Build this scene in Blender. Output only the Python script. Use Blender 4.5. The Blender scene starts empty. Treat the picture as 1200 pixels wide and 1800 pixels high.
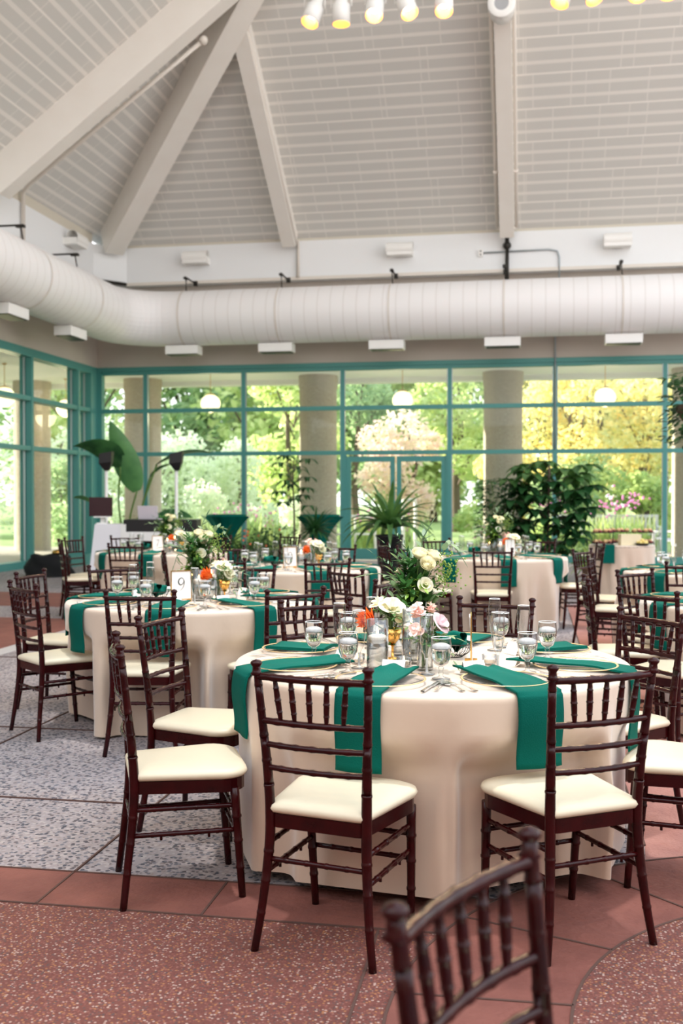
import bpy, math, random
from mathutils import Vector, Matrix, Euler
PI = math.pi
rnd = random.Random(7)
S = bpy.context.scene
COL = S.collection

# ---------------------------------------------------------------- camera
# world: x along the window wall, y towards it, z up, metres. Photographer stands at the origin.
C_, S_ = .9842, .1773
def pl(X, Y):                       # plan metres (right, ahead of the photographer) -> room x, y
    return (X*C_ - Y*S_, X*S_ + Y*C_)
cam = bpy.data.cameras.new('camera'); co = bpy.data.objects.new('camera', cam); COL.objects.link(co)
co.location = (0, 0, 1.431)
co.rotation_euler = (PI/2 - .016, 0, math.atan2(S_, C_))
cam.sensor_fit = 'VERTICAL'; cam.sensor_height = 36; cam.lens = 36*1850/1800
cam.dof.use_dof = True; cam.dof.focus_distance = 4.1; cam.dof.aperture_fstop = 3.2
cam.clip_end = 400
S.camera = co
# ---------------------------------------------------------------- world, sun, exposure
w = bpy.data.worlds.new('sky'); S.world = w; w.use_nodes = True
wn = w.node_tree; bg = wn.nodes['Background']
tc = wn.nodes.new('ShaderNodeTexCoord'); sx = wn.nodes.new('ShaderNodeSeparateXYZ'); rp = wn.nodes.new('ShaderNodeValToRGB')
wn.links.new(tc.outputs['Generated'], sx.inputs[0]); wn.links.new(sx.outputs['Z'], rp.inputs[0]); wn.links.new(rp.outputs[0], bg.inputs[0])
rp.color_ramp.elements[0].position = 0.0; rp.color_ramp.elements[0].color = (.98, .95, .90, 1)
rp.color_ramp.elements[1].position = .6; rp.color_ramp.elements[1].color = (.80, .89, 1.0, 1)
bg.inputs[1].default_value = 1.75
sun = bpy.data.lights.new('sun', 'SUN'); sun.energy = 13.0; sun.angle = .02; sun.color = (1, .88, .72)
so = bpy.data.objects.new('sun', sun); COL.objects.link(so)
so.rotation_euler = Vector((-.97, .16, .185)).to_track_quat('Z', 'Y').to_euler()
vs = S.view_settings
vs.view_transform = 'Standard'; vs.look = 'None'; vs.gamma = 1; vs.use_curve_mapping = False; vs.exposure = .6
S.cycles.use_denoising = True
S.cycles.max_bounces = 10; S.cycles.transparent_max_bounces = 24; S.cycles.diffuse_bounces = 5; S.cycles.transmission_bounces = 8; S.cycles.glossy_bounces = 4
S.cycles.sample_clamp_indirect = 6; S.cycles.caustics_reflective = False; S.cycles.caustics_refractive = False

# ---------------------------------------------------------------- helpers: meshes
class MB:
    def __init__(s): s.v = []; s.f = []; s.sm = []
    def add(s, vs, fs, smooth=True):
        o = len(s.v); s.v += [tuple(p) for p in vs]
        for f in fs: s.f.append(tuple(i+o for i in f)); s.sm.append(smooth)
    def box(s, c, d, rz=0, rx=0, ry=0):
        R = Euler((rx, ry, rz)).to_matrix(); c = Vector(c)
        P = [c + R @ Vector((x*d[0]/2, y*d[1]/2, z*d[2]/2)) for x in (-1, 1) for y in (-1, 1) for z in (-1, 1)]
        s.add(P, [(0,1,3,2), (4,6,7,5), (0,4,5,1), (2,3,7,6), (0,2,6,4), (1,5,7,3)], False)
    def bbox(s, a, b):
        s.box([(a[i]+b[i])/2 for i in range(3)], [abs(b[i]-a[i]) for i in range(3)])
    def grid(s, P, nu, nv, closed=False, smooth=True):   # P: nu*nv points, row major
        fs = []
        for i in range(nu-1):
            for j in range(nv if closed else nv-1):
                k = (j+1) % nv
                fs.append((i*nv+j, i*nv+k, (i+1)*nv+k, (i+1)*nv+j))
        s.add(P, fs, smooth)
    def tube(s, path, r, n=8, caps=True, smooth=True):
        path = [Vector(p) for p in path]; m = len(path)
        if not hasattr(r, '__len__'): r = [r]*m
        t0 = (path[1]-path[0]).normalized()
        a = t0.orthogonal().normalized()
        P = []
        for i, p in enumerate(path):
            t = (path[min(i+1, m-1)] - path[max(i-1, 0)])
            t = t.normalized() if t.length > 1e-9 else t0
            a = (a - t*a.dot(t)); a = a.normalized() if a.length > 1e-6 else t.orthogonal().normalized()
            b = t.cross(a)
            for k in range(n):
                q = 2*PI*k/n; P.append(p + (a*math.cos(q) + b*math.sin(q))*r[i])
        o = len(s.v); s.grid(P, m, n, True, smooth)
        if caps:
            s.f.append(tuple(o+k for k in reversed(range(n)))); s.sm.append(False)
            s.f.append(tuple(o+(m-1)*n+k for k in range(n))); s.sm.append(False)
    def lathe(s, prof, n=16, c=(0,0,0), M=None):
        P = []
        for (r, z) in prof:
            for k in range(n):
                q = 2*PI*k/n; p = Vector((r*math.cos(q), r*math.sin(q), z))
                if M: p = M @ p
                P.append((p[0]+c[0], p[1]+c[1], p[2]+c[2]))
        s.grid(P, len(prof), n, True)
    def ball(s, c, r, n=8, sc=(1,1,1)):
        m = max(4, n//2+1)
        s.lathe([(max(1e-4, math.sin(PI*i/m))*r*sc[0], -math.cos(PI*i/m)*r*sc[2]) for i in range(m+1)], n, c)
    def prism(s, poly, z0, z1, smooth=False):
        n = len(poly); P = [(x, y, z0) for x, y in poly] + [(x, y, z1) for x, y in poly]
        s.add(P, [tuple(reversed(range(n))), tuple(range(n, 2*n))] + [(i, (i+1) % n, n+(i+1) % n, n+i) for i in range(n)], smooth)
    def blade(s, p, d, L, W, droop=.3, n=6, fold=.15, prof=None, tw=0.):   # one leaf
        p = Vector(p); d = Vector(d).normalized(); pts = []; cur = p.copy(); st = L/n
        side = d.cross(Vector((0,0,1)))
        side = side.normalized() if side.length > 1e-3 else Vector((math.cos(tw), math.sin(tw), 0))
        if tw: side = Matrix.Rotation(tw, 3, d) @ side
        for i in range(n+1):
            t = i/n
            wd = W*(prof(t) if prof else math.sin(PI*min(1, .06+.94*t)**.8)**.9 if t < 1 else .02)/2
            up = side.cross(d).normalized()
            pts += [cur - side*wd + up*wd*fold, cur - up*wd*fold*.6, cur + side*wd + up*wd*fold]
            cur = cur + d*st
            d = (d + Vector((0,0,-1))*droop/n).normalized()
        s.grid(pts, n+1, 3)
    def mesh(s, name, mat):
        me = bpy.data.meshes.new(name); me.from_pydata(s.v, [], s.f)
        assert len(s.sm) == len(me.polygons) == len(s.f), (name, len(s.sm), len(me.polygons), len(s.f)); me.polygons.foreach_set('use_smooth', [bool(q) for q in s.sm]); me.materials.append(mat); me.update()
        return me

def link(name, data, parent=None, loc=(0,0,0), rz=0, sc=1, **kw):
    o = bpy.data.objects.new(name, data); COL.objects.link(o); o.location = loc
    o.rotation_euler = rz if isinstance(rz, (tuple, list, Euler)) else (0, 0, rz)
    o.scale = sc if isinstance(sc, (tuple, list)) else (sc,)*3
    if parent: o.parent = parent
    for k, v in kw.items():
        if v: o[k] = v
    return o
def put(name, mb, mat, label=None, cat=None, group=None, parent=None, kind=None, loc=(0,0,0), rz=0, sc=1):
    return link(name, mb.mesh(name, mat), parent, loc, rz, sc, label=label, category=cat, group=group, kind=kind)
def thing(name, loc, rz, label, cat, group=None, sc=1):
    return link(name, None, None, loc, rz, sc, label=label, category=cat, group=group)
def struct(name, mb, mat, parent=None, **k): return put(name, mb, mat, kind='structure', parent=parent, **k)
# a kit is a list of (part name, mesh, label, [sub parts]); every use makes new objects that share the meshes
def use(kit, name, loc, rz, label, cat, group=None, sc=1):
    t = thing(name, loc, rz, label, cat, group, sc)
    for it in kit:
        c = link(it[0], it[1], t, label=it[2] if len(it) > 2 else None)
        for sub in (it[3] if len(it) > 3 else []): link(sub[0], sub[1], c)
    return t
def one(name, mesh, loc, rz, label, cat, group=None, sc=1):
    return link(name, mesh, None, loc, rz, sc, label=label, category=cat, group=group)

# ---------------------------------------------------------------- materials
def sr(r, g, b):
    f = lambda c: ((c/255)/12.92 if c/255 <= .04045 else (((c/255)+.055)/1.055)**2.4)
    return (f(r), f(g), f(b), 1)
def mat(name, col, rough=.5, metal=0., spec=.5, bump=None, var=None, trans=0, emit=None, coat=0, ior=None, sub=0):
    m = bpy.data.materials.new(name); m.use_nodes = True; nt = m.node_tree; b = nt.nodes['Principled BSDF']
    b.inputs['Base Color'].default_value = col; b.inputs['Roughness'].default_value = rough; b.inputs['Metallic'].default_value = metal
    b.inputs['Specular IOR Level'].default_value = spec; b.inputs['Transmission Weight'].default_value = trans
    b.inputs['Coat Weight'].default_value = coat; b.inputs['Coat Roughness'].default_value = .08
    if ior: b.inputs['IOR'].default_value = ior
    if emit: b.inputs['Emission Color'].default_value = emit[0]; b.inputs['Emission Strength'].default_value = emit[1]
    if var or bump:
        t = nt.nodes.new('ShaderNodeTexCoord')
    if var:     # (scale, second colour, contrast)
        n = nt.nodes.new('ShaderNodeTexNoise'); n.inputs['Scale'].default_value = var[0]; n.inputs['Detail'].default_value = 5
        r = nt.nodes.new('ShaderNodeValToRGB'); c = var[2] if len(var) > 2 else .15
        r.color_ramp.elements[0].position = .5-c; r.color_ramp.elements[1].position = .5+c
        r.color_ramp.elements[0].color = col; r.color_ramp.elements[1].color = var[1]
        nt.links.new(t.outputs['Object'], n.inputs['Vector']); nt.links.new(n.outputs['Fac'], r.inputs[0]); nt.links.new(r.outputs[0], b.inputs['Base Color'])
    if bump:    # (scale, strength)
        n = nt.nodes.new('ShaderNodeTexNoise'); n.inputs['Scale'].default_value = bump[0]; n.inputs['Detail'].default_value = 4
        k = nt.nodes.new('ShaderNodeBump'); k.inputs['Strength'].default_value = bump[1]; k.inputs['Distance'].default_value = .01
        nt.links.new(t.outputs['Object'], n.inputs['Vector']); nt.links.new(n.outputs['Fac'], k.inputs['Height']); nt.links.new(k.outputs[0], b.inputs['Normal'])
    return m
def thin_glass(name, tint=(1,1,1,1), rough=0., k=1., edge=None):
    m = bpy.data.materials.new(name); m.use_nodes = True; nt = m.node_tree; nt.nodes.remove(nt.nodes['Principled BSDF'])
    t = nt.nodes.new('ShaderNodeBsdfTransparent'); t.inputs[0].default_value = tint
    g = nt.nodes.new('ShaderNodeBsdfGlossy'); g.inputs['Roughness'].default_value = rough
    lw = nt.nodes.new('ShaderNodeFresnel'); lw.inputs['IOR'].default_value = 1.5
    mu = nt.nodes.new('ShaderNodeMath'); mu.operation = 'MULTIPLY'; mu.inputs[1].default_value = k
    x = nt.nodes.new('ShaderNodeMixShader'); out = nt.nodes['Material Output']
    if edge:      # seen edge-on the wall of the glass is thicker and darker
        fw = nt.nodes.new('ShaderNodeLayerWeight'); fw.inputs['Blend'].default_value = .5
        rr = nt.nodes.new('ShaderNodeValToRGB'); rr.color_ramp.elements[0].position = .35; rr.color_ramp.elements[0].color = tint; rr.color_ramp.elements[1].position = 1; rr.color_ramp.elements[1].color = edge
        nt.links.new(fw.outputs['Facing'], rr.inputs[0]); nt.links.new(rr.outputs[0], t.inputs[0])
    ge = nt.nodes.new('ShaderNodeNewGeometry'); iv = nt.nodes.new('ShaderNodeMath'); iv.operation = 'SUBTRACT'; iv.inputs[0].default_value = 1; nt.links.new(ge.outputs['Backfacing'], iv.inputs[1])
    m2 = nt.nodes.new('ShaderNodeMath'); m2.operation = 'MULTIPLY'; nt.links.new(lw.outputs[0], m2.inputs[0]); nt.links.new(iv.outputs[0], m2.inputs[1]); nt.links.new(m2.outputs[0], mu.inputs[0]); nt.links.new(mu.outputs[0], x.inputs[0]); nt.links.new(t.outputs[0], x.inputs[1]); nt.links.new(g.outputs[0], x.inputs[2]); nt.links.new(x.outputs[0], out.inputs[0])
    return m
def leaf_mat(name, c1, c2, rough=.45, scale=3., tl=.35):
    m = mat(name, c1, rough, var=(scale, c2, .12)); nt = m.node_tree; b = nt.nodes['Principled BSDF']; out = nt.nodes['Material Output']
    tr = nt.nodes.new('ShaderNodeBsdfTranslucent'); x = nt.nodes.new('ShaderNodeMixShader'); x.inputs[0].default_value = tl
    src = b.inputs['Base Color'].links[0].from_socket
    nt.links.new(src, tr.inputs[0]); nt.links.new(b.outputs[0], x.inputs[1]); nt.links.new(tr.outputs[0], x.inputs[2]); nt.links.new(x.outputs[0], out.inputs[0])
    return m
def stone(name, base, chips, scale, dens=.5, grout=None):   # exposed aggregate: voronoi pebbles of several colours
    m = mat(name, base, .75, spec=.3); nt = m.node_tree; b = nt.nodes['Principled BSDF']; L = nt.links.new
    t = nt.nodes.new('ShaderNodeTexCoord')
    v = nt.nodes.new('ShaderNodeTexVoronoi'); v.inputs['Scale'].default_value = scale; L(t.outputs['Object'], v.inputs['Vector'])
    sp = nt.nodes.new('ShaderNodeSeparateColor'); L(v.outputs['Color'], sp.inputs[0])
    r = nt.nodes.new('ShaderNodeValToRGB'); cr = r.color_ramp; cr.interpolation = 'CONSTANT'
    cr.elements[0].color = chips[0]; cr.elements[1].color = chips[-1]; cr.elements[1].position = 1-1/len(chips)
    for i, c in enumerate(chips[1:-1]):
        e = cr.elements.new((i+1)/len(chips)); e.color = c
    L(sp.outputs[0], r.inputs[0])
    g = nt.nodes.new('ShaderNodeValToRGB'); g.color_ramp.elements[0].position = dens; g.color_ramp.elements[1].position = dens+.12
    L(v.outputs['Distance'], g.inputs[0])
    n = nt.nodes.new('ShaderNodeTexNoise'); n.inputs['Scale'].default_value = 1.3; n.inputs['Detail'].default_value = 6; L(t.outputs['Object'], n.inputs['Vector'])
    mx = nt.nodes.new('ShaderNodeMix'); mx.data_type = 'RGBA'; L(g.outputs[0], mx.inputs[0]); L(r.outputs[0], mx.inputs[6]); mx.inputs[7].default_value = base
    m2 = nt.nodes.new('ShaderNodeMix'); m2.data_type = 'RGBA'; m2.blend_type = 'MULTIPLY'; m2.inputs[0].default_value = .5
    r2 = nt.nodes.new('ShaderNodeValToRGB'); r2.color_ramp.elements[0].position = .3; r2.color_ramp.elements[0].color = (.55,.55,.55,1); r2.color_ramp.elements[1].position = .7
    L(n.outputs['Fac'], r2.inputs[0]); L(mx.outputs[2], m2.inputs[6]); L(r2.outputs[0], m2.inputs[7]); L(m2.outputs[2], b.inputs['Base Color'])
    k = nt.nodes.new('ShaderNodeBump'); k.inputs['Strength'].default_value = .5; k.inputs['Distance'].default_value = .004; k.invert = True
    L(v.outputs['Distance'], k.inputs['Height']); L(k.outputs[0], b.inputs['Normal'])
    return m
M = {}
M['wood'] = mat('mahogany', sr(56, 5, 7), .2, spec=.28, var=(14, sr(34, 4, 6), .25))
M['cushion'] = mat('ivory_vinyl', sr(232, 221, 194), .4, bump=(30, .12))
M['cloth'] = mat('beige_linen', sr(222, 200, 178), .36, spec=.7, bump=(3.2, .9), var=(2.2, sr(214, 190, 167), .3))
M['cloth'].node_tree.nodes['Principled BSDF'].inputs['Sheen Weight'].default_value = .7
M['napkin'] = mat('teal_napkin', sr(2, 90, 78), .8, spec=.1, bump=(240, .25))
M['steel'] = mat('cutlery_steel', (.9,.9,.9,1), .24, 1.)
M['gold'] = mat('gold_metal', sr(226, 178, 98), .22, 1.)
M['goldrim'] = mat('gold_rim', sr(236, 206, 156), .35, .7)
M['glass'] = thin_glass('clear_glass', (.95,.96,.965,1), 0, 3.2, (.16,.18,.19,1))
M['plate'] = thin_glass('charger_glass', (.985,.985,.99,1), .03, 1.0)
M['pane'] = thin_glass('window_glass', (.93,.97,.96,1), 0, .8)
M['glassrim'] = mat('glass_rim', (.9,.93,.94,1), .08, spec=1, trans=.35, ior=1.45)
M['water'] = thin_glass('water', (.965,.975,.97,1), .02, 1.6, (.72,.76,.75,1))
M['gwater'] = mat('goblet_water', (.97,.99,.98,1), .0, trans=1, ior=1.33)
M['ice'] = leaf_mat('ice', (.95,.95,.95,1), (.80,.83,.84,1), .15, 60, .5)
M['card'] = mat('white_card', sr(245, 240, 236), .7)
M['ink'] = mat('dark_green_ink', sr(32, 52, 46), .7)
M['wax'] = mat('candle_wax', sr(250, 236, 218), .5, emit=((1,.75,.45,1), .12))
M['flame'] = mat('flame', (1,.7,.3,1), .5, emit=((1,.55,.18,1), 22))
M['wick'] = mat('wick', (.02,.02,.02,1), .8)
M['teal'] = mat('teal_frame', sr(78, 146, 140), .4, metal=.0, spec=.4)
M['alum'] = mat('aluminium_edge', sr(170, 178, 182), .35, .7)
M['wall'] = mat('taupe_plaster', sr(203, 193, 184), .9, bump=(60, .2), var=(1.5, sr(196, 186, 176), .3))
M['beam'] = mat('white_stucco', sr(236, 237, 238), .9, bump=(90, .3))
M['rafter'] = mat('painted_timber', sr(240, 235, 228), .6, var=(3, sr(236, 230, 222), .3))
M['eave'] = mat('cream_eave_board', sr(212, 205, 190), .7)
M['duct'] = mat('painted_duct', sr(241, 238, 237), .45, spec=.4)
M['white'] = mat('white_paint', sr(240, 238, 234), .4)
M['pipe'] = mat('cream_pipe', sr(224, 216, 206), .5)
M['dark'] = mat('black_plastic', sr(18, 18, 20), .4)
M['darkmetal'] = mat('dark_metal', sr(52, 50, 46), .45, .6)
M['lampin'] = mat('lamp_reflector', sr(250, 150, 50), .3, emit=((1,.36,.05,1), 2.2))
M['bulb'] = mat('bulb', (1,.9,.7,1), .5, emit=((1,.85,.6,1), 14))
M['globe'] = mat('globe_glass', sr(255, 240, 205), .4, emit=((1,.86,.55,1), 1.3))
M['redstone'] = mat('red_sandstone', sr(146, 90, 78), .75, bump=(40, .5), var=(5, sr(112, 64, 56), .3))
M['pinkstone'] = mat('pink_sandstone', sr(186, 134, 122), .85, bump=(60, .5), var=(9, sr(166, 112, 102), .3))
M['joint'] = mat('dark_joint', sr(92, 66, 58), .9)
M['lightstone'] = mat('pale_kerb', sr(190, 186, 184), .85, bump=(50, .3))
M['grey'] = stone('grey_aggregate', sr(172, 162, 162), [sr(180,170,172), sr(84,86,96), sr(164,152,150), sr(122,122,130), sr(190,180,178), sr(106,98,102)], 58, .48)
M['pinkagg'] = stone('pink_aggregate', sr(124, 76, 68), [sr(152,100,90), sr(130,78,70), sr(192,162,150), sr(114,68,62), sr(176,120,84), sr(100,80,78), sr(146,90,80)], 118, .42)
M['patio'] = mat('patio_concrete', sr(190, 180, 168), .9, var=(2, sr(176, 164, 150), .2))
M['grass'] = mat('lawn', sr(120, 150, 80), .95, var=(3, sr(160, 170, 110), .2))
M['column'] = mat('column_concrete', sr(196, 186, 172), .95, bump=(120, .8), var=(70, sr(160, 148, 134), .12))
M['bark'] = mat('bark', sr(96, 82, 70), .95, bump=(20, .6))
M['stem'] = mat('green_stem', sr(86, 120, 52), .5)
M['pot'] = mat('black_pot', sr(26, 26, 28), .35)
M['terra'] = mat('clay_pot', sr(120, 92, 74), .8)
M['soil'] = mat('soil', sr(50, 38, 30), .95)
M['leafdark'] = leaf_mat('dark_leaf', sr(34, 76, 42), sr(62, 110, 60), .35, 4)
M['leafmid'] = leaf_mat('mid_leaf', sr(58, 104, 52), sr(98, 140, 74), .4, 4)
M['leafgrey'] = leaf_mat('eucalyptus_leaf', sr(98, 128, 98), sr(134, 158, 116), .5, 8)
M['leaflime'] = leaf_mat('lime_leaf', sr(128, 168, 66), sr(160, 190, 90), .45, 6)
M['banana'] = leaf_mat('big_leaf', sr(52, 104, 62), sr(96, 150, 88), .3, 1.5, .3)
M['rosew'] = leaf_mat('white_petal', sr(248, 244, 222), sr(242, 236, 200), .6, 6, .3)
M['rosep'] = leaf_mat('blush_petal', sr(250, 226, 216), sr(246, 210, 200), .6, 10, .3)
M['rosel'] = leaf_mat('pale_lilac_petal', sr(240, 222, 226), sr(228, 196, 204), .6, 10, .3)
M['orange'] = leaf_mat('orange_petal', sr(238, 104, 36), sr(246, 140, 60), .6, 10, .3)
M['tA'] = leaf_mat('foliage_green', sr(182, 204, 128), sr(226, 230, 170), .7, 2, .55)
M['tB'] = leaf_mat('foliage_deep', sr(140, 172, 124), sr(186, 206, 156), .7, 2, .5)
M['tC'] = leaf_mat('foliage_yellow', sr(250, 226, 150), sr(220, 222, 164), .7, 2.5, .5)
M['tD'] = leaf_mat('foliage_pale', sr(222, 232, 200), sr(240, 244, 224), .7, 2, .55)
M['tE'] = leaf_mat('foliage_pink', sr(236, 208, 200), sr(232, 220, 190), .7, 2.5, .45)
M['tF'] = leaf_mat('foliage_conifer', sr(206, 216, 136), sr(160, 190, 120), .7, 2, .5)
M['pinkfl'] = mat('pink_flower', sr(226, 130, 200), .7)
M['orangefl'] = mat('orange_flower', sr(240, 130, 90), .7)
M['benchw'] = mat('weathered_white_wood', sr(206, 206, 216), .7)
M['greenmetal'] = mat('dark_green_metal', sr(50, 84, 80), .45)
M['fabricb'] = mat('black_fabric', sr(16, 16, 18), .9)
M['red'] = mat('red_cloth', sr(206, 40, 60), .7)
M['screen'] = mat('maroon_screen', sr(52, 26, 32), .25)
M['silver'] = mat('silver_plastic', sr(220, 212, 220), .35)
M['booth'] = mat('white_drape', sr(238, 236, 240), .8, bump=(6, .3))
M['pastry'] = mat('pastry', sr(232, 196, 148), .7, var=(30, sr(214, 160, 110), .2))
M['berry'] = mat('berry_pastry', sr(130, 48, 56), .5)
M['lemon'] = mat('lemon', sr(238, 214, 130), .6)
M['cakebox'] = mat('cream_box', sr(238, 226, 190), .7)
M['perf'] = mat('speaker_grille', sr(168, 168, 170), .6)
M['panel'] = None
def plank_mat():
    m = mat('ceiling_panels', sr(200, 194, 186), .9); nt = m.node_tree; b = nt.nodes['Principled BSDF']; L = nt.links.new
    t = nt.nodes.new('ShaderNodeTexCoord'); sp = nt.nodes.new('ShaderNodeSeparateXYZ'); L(t.outputs['Object'], sp.inputs[0])
    def math_(op, a, bb=None):
        n = nt.nodes.new('ShaderNodeMath'); n.operation = op
        if hasattr(a, 'links'): L(a, n.inputs[0])
        else: n.inputs[0].default_value = a
        if bb is not None:
            if hasattr(bb, 'links'): L(bb, n.inputs[1])
            else: n.inputs[1].default_value = bb
        return n.outputs[0]
    # boards .71 wide: a thin bright seam, then three grey perforated strips with two pale bands between
    fr4 = math_('FRACT', math_('DIVIDE', sp.outputs['Y'], .71))
    line = math_('LESS_THAN', fr4, .03)
    fr = math_('FRACT', math_('DIVIDE', math_('SUBTRACT', fr4, .03), .353))
    band = math_('MULTIPLY', math_('LESS_THAN', fr, .71), math_('GREATER_THAN', fr4, .045))
    br = nt.nodes.new('ShaderNodeTexBrick'); L(t.outputs['Object'], br.inputs['Vector'])
    br.inputs['Scale'].default_value = 1; br.inputs['Brick Width'].default_value = .86; br.inputs['Row Height'].default_value = .71
    br.inputs['Mortar Size'].default_value = .010; br.inputs['Mortar Smooth'].default_value = 0; br.offset = .37; br.offset_frequency = 3; br.squash = .8; br.squash_frequency = 2
    br2 = nt.nodes.new('ShaderNodeTexBrick'); L(t.outputs['Object'], br2.inputs['Vector'])
    br2.inputs['Scale'].default_value = 1; br2.inputs['Brick Width'].default_value = 1.9; br2.inputs['Row Height'].default_value = .71
    br2.inputs['Mortar Size'].default_value = .008; br2.inputs['Mortar Smooth'].default_value = 0; br2.offset = .43; br2.offset_frequency = 2
    jt = math_('MAXIMUM', br.outputs['Fac'], br2.outputs['Fac'])
    dark = math_('MULTIPLY', band, math_('SUBTRACT', 1, math_('MULTIPLY', jt, .8)))
    mx = nt.nodes.new('ShaderNodeMix'); mx.data_type = 'RGBA'; L(dark, mx.inputs[0]); mx.inputs[6].default_value = sr(232, 228, 222); mx.inputs[7].default_value = sr(209, 207, 202)
    m2 = nt.nodes.new('ShaderNodeMix'); m2.data_type = 'RGBA'; L(line, m2.inputs[0]); L(mx.outputs[2], m2.inputs[6]); m2.inputs[7].default_value = sr(242, 238, 232)
    L(m2.outputs[2], b.inputs['Base Color'])
    return m
M['panel'] = plank_mat()
def duct_rings(m, ax):      # lock seams every 27 cm
    nt = m.node_tree; b = nt.nodes['Principled BSDF']; L = nt.links.new
    t = nt.nodes.new('ShaderNodeTexCoord'); sp = nt.nodes.new('ShaderNodeSeparateXYZ'); L(t.outputs['Object'], sp.inputs[0])
    d = nt.nodes.new('ShaderNodeMath'); d.operation = 'DIVIDE'; d.inputs[1].default_value = .27; L(sp.outputs[ax], d.inputs[0])
    f = nt.nodes.new('ShaderNodeMath'); f.operation = 'PINGPONG'; f.inputs[1].default_value = .5; L(d.outputs[0], f.inputs[0])
    g = nt.nodes.new('ShaderNodeValToRGB'); g.color_ramp.elements[0].position = .0; g.color_ramp.elements[0].color = sr(226, 221, 218); g.color_ramp.elements[1].position = .07; g.color_ramp.elements[1].color = sr(241, 238, 237)
    L(f.outputs[0], g.inputs[0]); L(g.outputs[0], b.inputs['Base Color'])
    k = nt.nodes.new('ShaderNodeBump'); k.inputs['Strength'].default_value = .25; k.inputs['Distance'].default_value = .02; L(g.outputs[0], k.inputs['Height']); L(k.outputs[0], b.inputs['Normal'])
M['ductl'] = M['duct'].copy(); M['ductl'].name = 'painted_duct_crosswise'; M['ducte'] = M['duct'].copy(); M['ducte'].name = 'painted_duct_elbow'
duct_rings(M['duct'], 'X'); duct_rings(M['ductl'], 'Y')

# ================================================================ SETTING
XW, YW = -9.77, 22.71            # left wall x, window wall y
HEAD = 4.26                      # window head
# ---- floor
b = MB(); b.bbox((-11, -3, -.2), (11, YW+.1, 0)); struct('floor', b, M['grey'])
def flat(name, poly, z, m):
    b = MB(); b.prism(poly, .0, z); return struct(name, b, m)
cx, cy, r1, r2 = 1.19, 2.84, 1.08, 1.58
arc = lambda r, a0, a1, n=28: [(cx + r*math.cos(math.radians(a0+(a1-a0)*i/n)), cy + r*math.sin(math.radians(a0+(a1-a0)*i/n))) for i in range(n+1)]
ymeet = 3.73; a2 = 180-math.degrees(math.asin((ymeet-cy)/r2)); a1_ = 180-math.degrees(math.asin((3.41-cy)/r2))
flat('floor', [(-11, -3), (cx-r2*math.cos(math.asin((3.41-cy)/r2)), -3)] + [(p[0], p[1]) for p in arc(r2, 180+62, a1_)] + [(-11, 3.41)], .002, M['pinkagg'])
flat('floor', [(-11, 3.41)] + arc(r2, a1_, a2, 6) + [(-11, 3.73)], .003, M['redstone'])
flat('floor', arc(r1, 0, 360, 64)[:-1], .004, M['pinkagg'])
flat('floor', arc(r2, 270, 20) + arc(r1, 20, 270), .003, M['redstone'])
flat('floor', [(.46, 4.42)] + arc(r2+.01, 118, 20) + [(11, 3.4), (11, 14), (.46, 14)], .002, M['pinkstone'])
flat('floor', [(-11, 12.6), (-5.6, 12.6), (-5.6, 14.4), (-11, 14.4)], .003, M['redstone'])
flat('floor', [(-11, 6.2), (-4.85, 6.2), (-4.85, 11.4), (-11, 11.4)], .003, M['redstone'])
flat('floor', [(-4.85, 3.8), (-4.66, 3.8), (-4.66, 12.6), (-4.85, 12.6)], .004, M['lightstone'])
b = MB()
def joint(p, q, wd=.008):
    p, q = Vector(p), Vector(q); d = q-p; b.box(((p.x+q.x)/2, (p.y+q.y)/2, .003), (d.length, wd, .006), math.atan2(d.y, d.x))
for x in (-3.05, -2.4, -1.7, -1.1): joint((x, 3.41), (x, 3.73))
joint((-1.7, 3.73), (-1.71, 12)); joint((-3.0, 3.73), (-3.0, 12)); joint((-4.65, 4.6), (-.4, 4.6)); joint((-4.65, 6.0), (.4, 6.0)); joint((-4.65, 8.6), (.4, 8.6)); joint((-.45, 4.6), (-.45, 12))
joint((-4.85, 3.72), (-.1, 3.73)); joint((-4.85, 3.41), (-.3, 3.41)); joint((-.49, 3.40), (-.48, 2.2))
for a in (150, 125, 172, 196, 100, 76): joint((cx+r1*math.cos(math.radians(a)), cy+r1*math.sin(math.radians(a))), (cx+r2*math.cos(math.radians(a+3)), cy+r2*math.sin(math.radians(a+3))))
for r in (r1, r2):
    A = arc(r, 60, 225, 40)
    for p, q in zip(A, A[1:]): joint(p, q, .009)
joint((.46, 4.42), (.46, 13)); joint((.46, 5.4), (6, 5.4)); joint((.46, 7.3), (6, 7.3)); joint((1.8, 4.4), (1.8, 12)); joint((.46, 9.4), (6, 9.4))
struct('trim_1', b, M['joint'])
# ---- outside ground
b = MB(); b.bbox((-18, YW+.15, -.3), (14, YW+5, -.02)); b.bbox((-18, -3, -.3), (XW-.15, YW+.15, -.02)); struct('patio_paving', b, M['patio'])
b = MB(); b.bbox((-90, YW+5, -.4), (90, 140, -.04)); b.bbox((-90, -30, -.4), (-18, YW+5, -.04)); struct('lawn_ground', b, M['grass'])
# ---- walls above the windows
b = MB(); b.bbox((XW-.25, YW, HEAD), (11, YW+.25, 6.3)); struct('wall_back', b, M['wall'])
b = MB(); b.bbox((XW-.25, -3.25, 0), (11.25, -3, 4.6)); struct('added_wall_rear', b, M['wall'])  # unseen wall, added to cut the sky light coming from behind
b = MB(); b.bbox((11, -3, 0), (11.25, YW+.25, 1.9)); struct('added_wall_right', b, M['wall'])  # low unseen wall, added to cut side light; sky enters above it
b = MB(); b.bbox((XW-.25, -1, HEAD), (XW, YW+.25, 6.3)); struct('wall_left', b, M['wall'])
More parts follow.
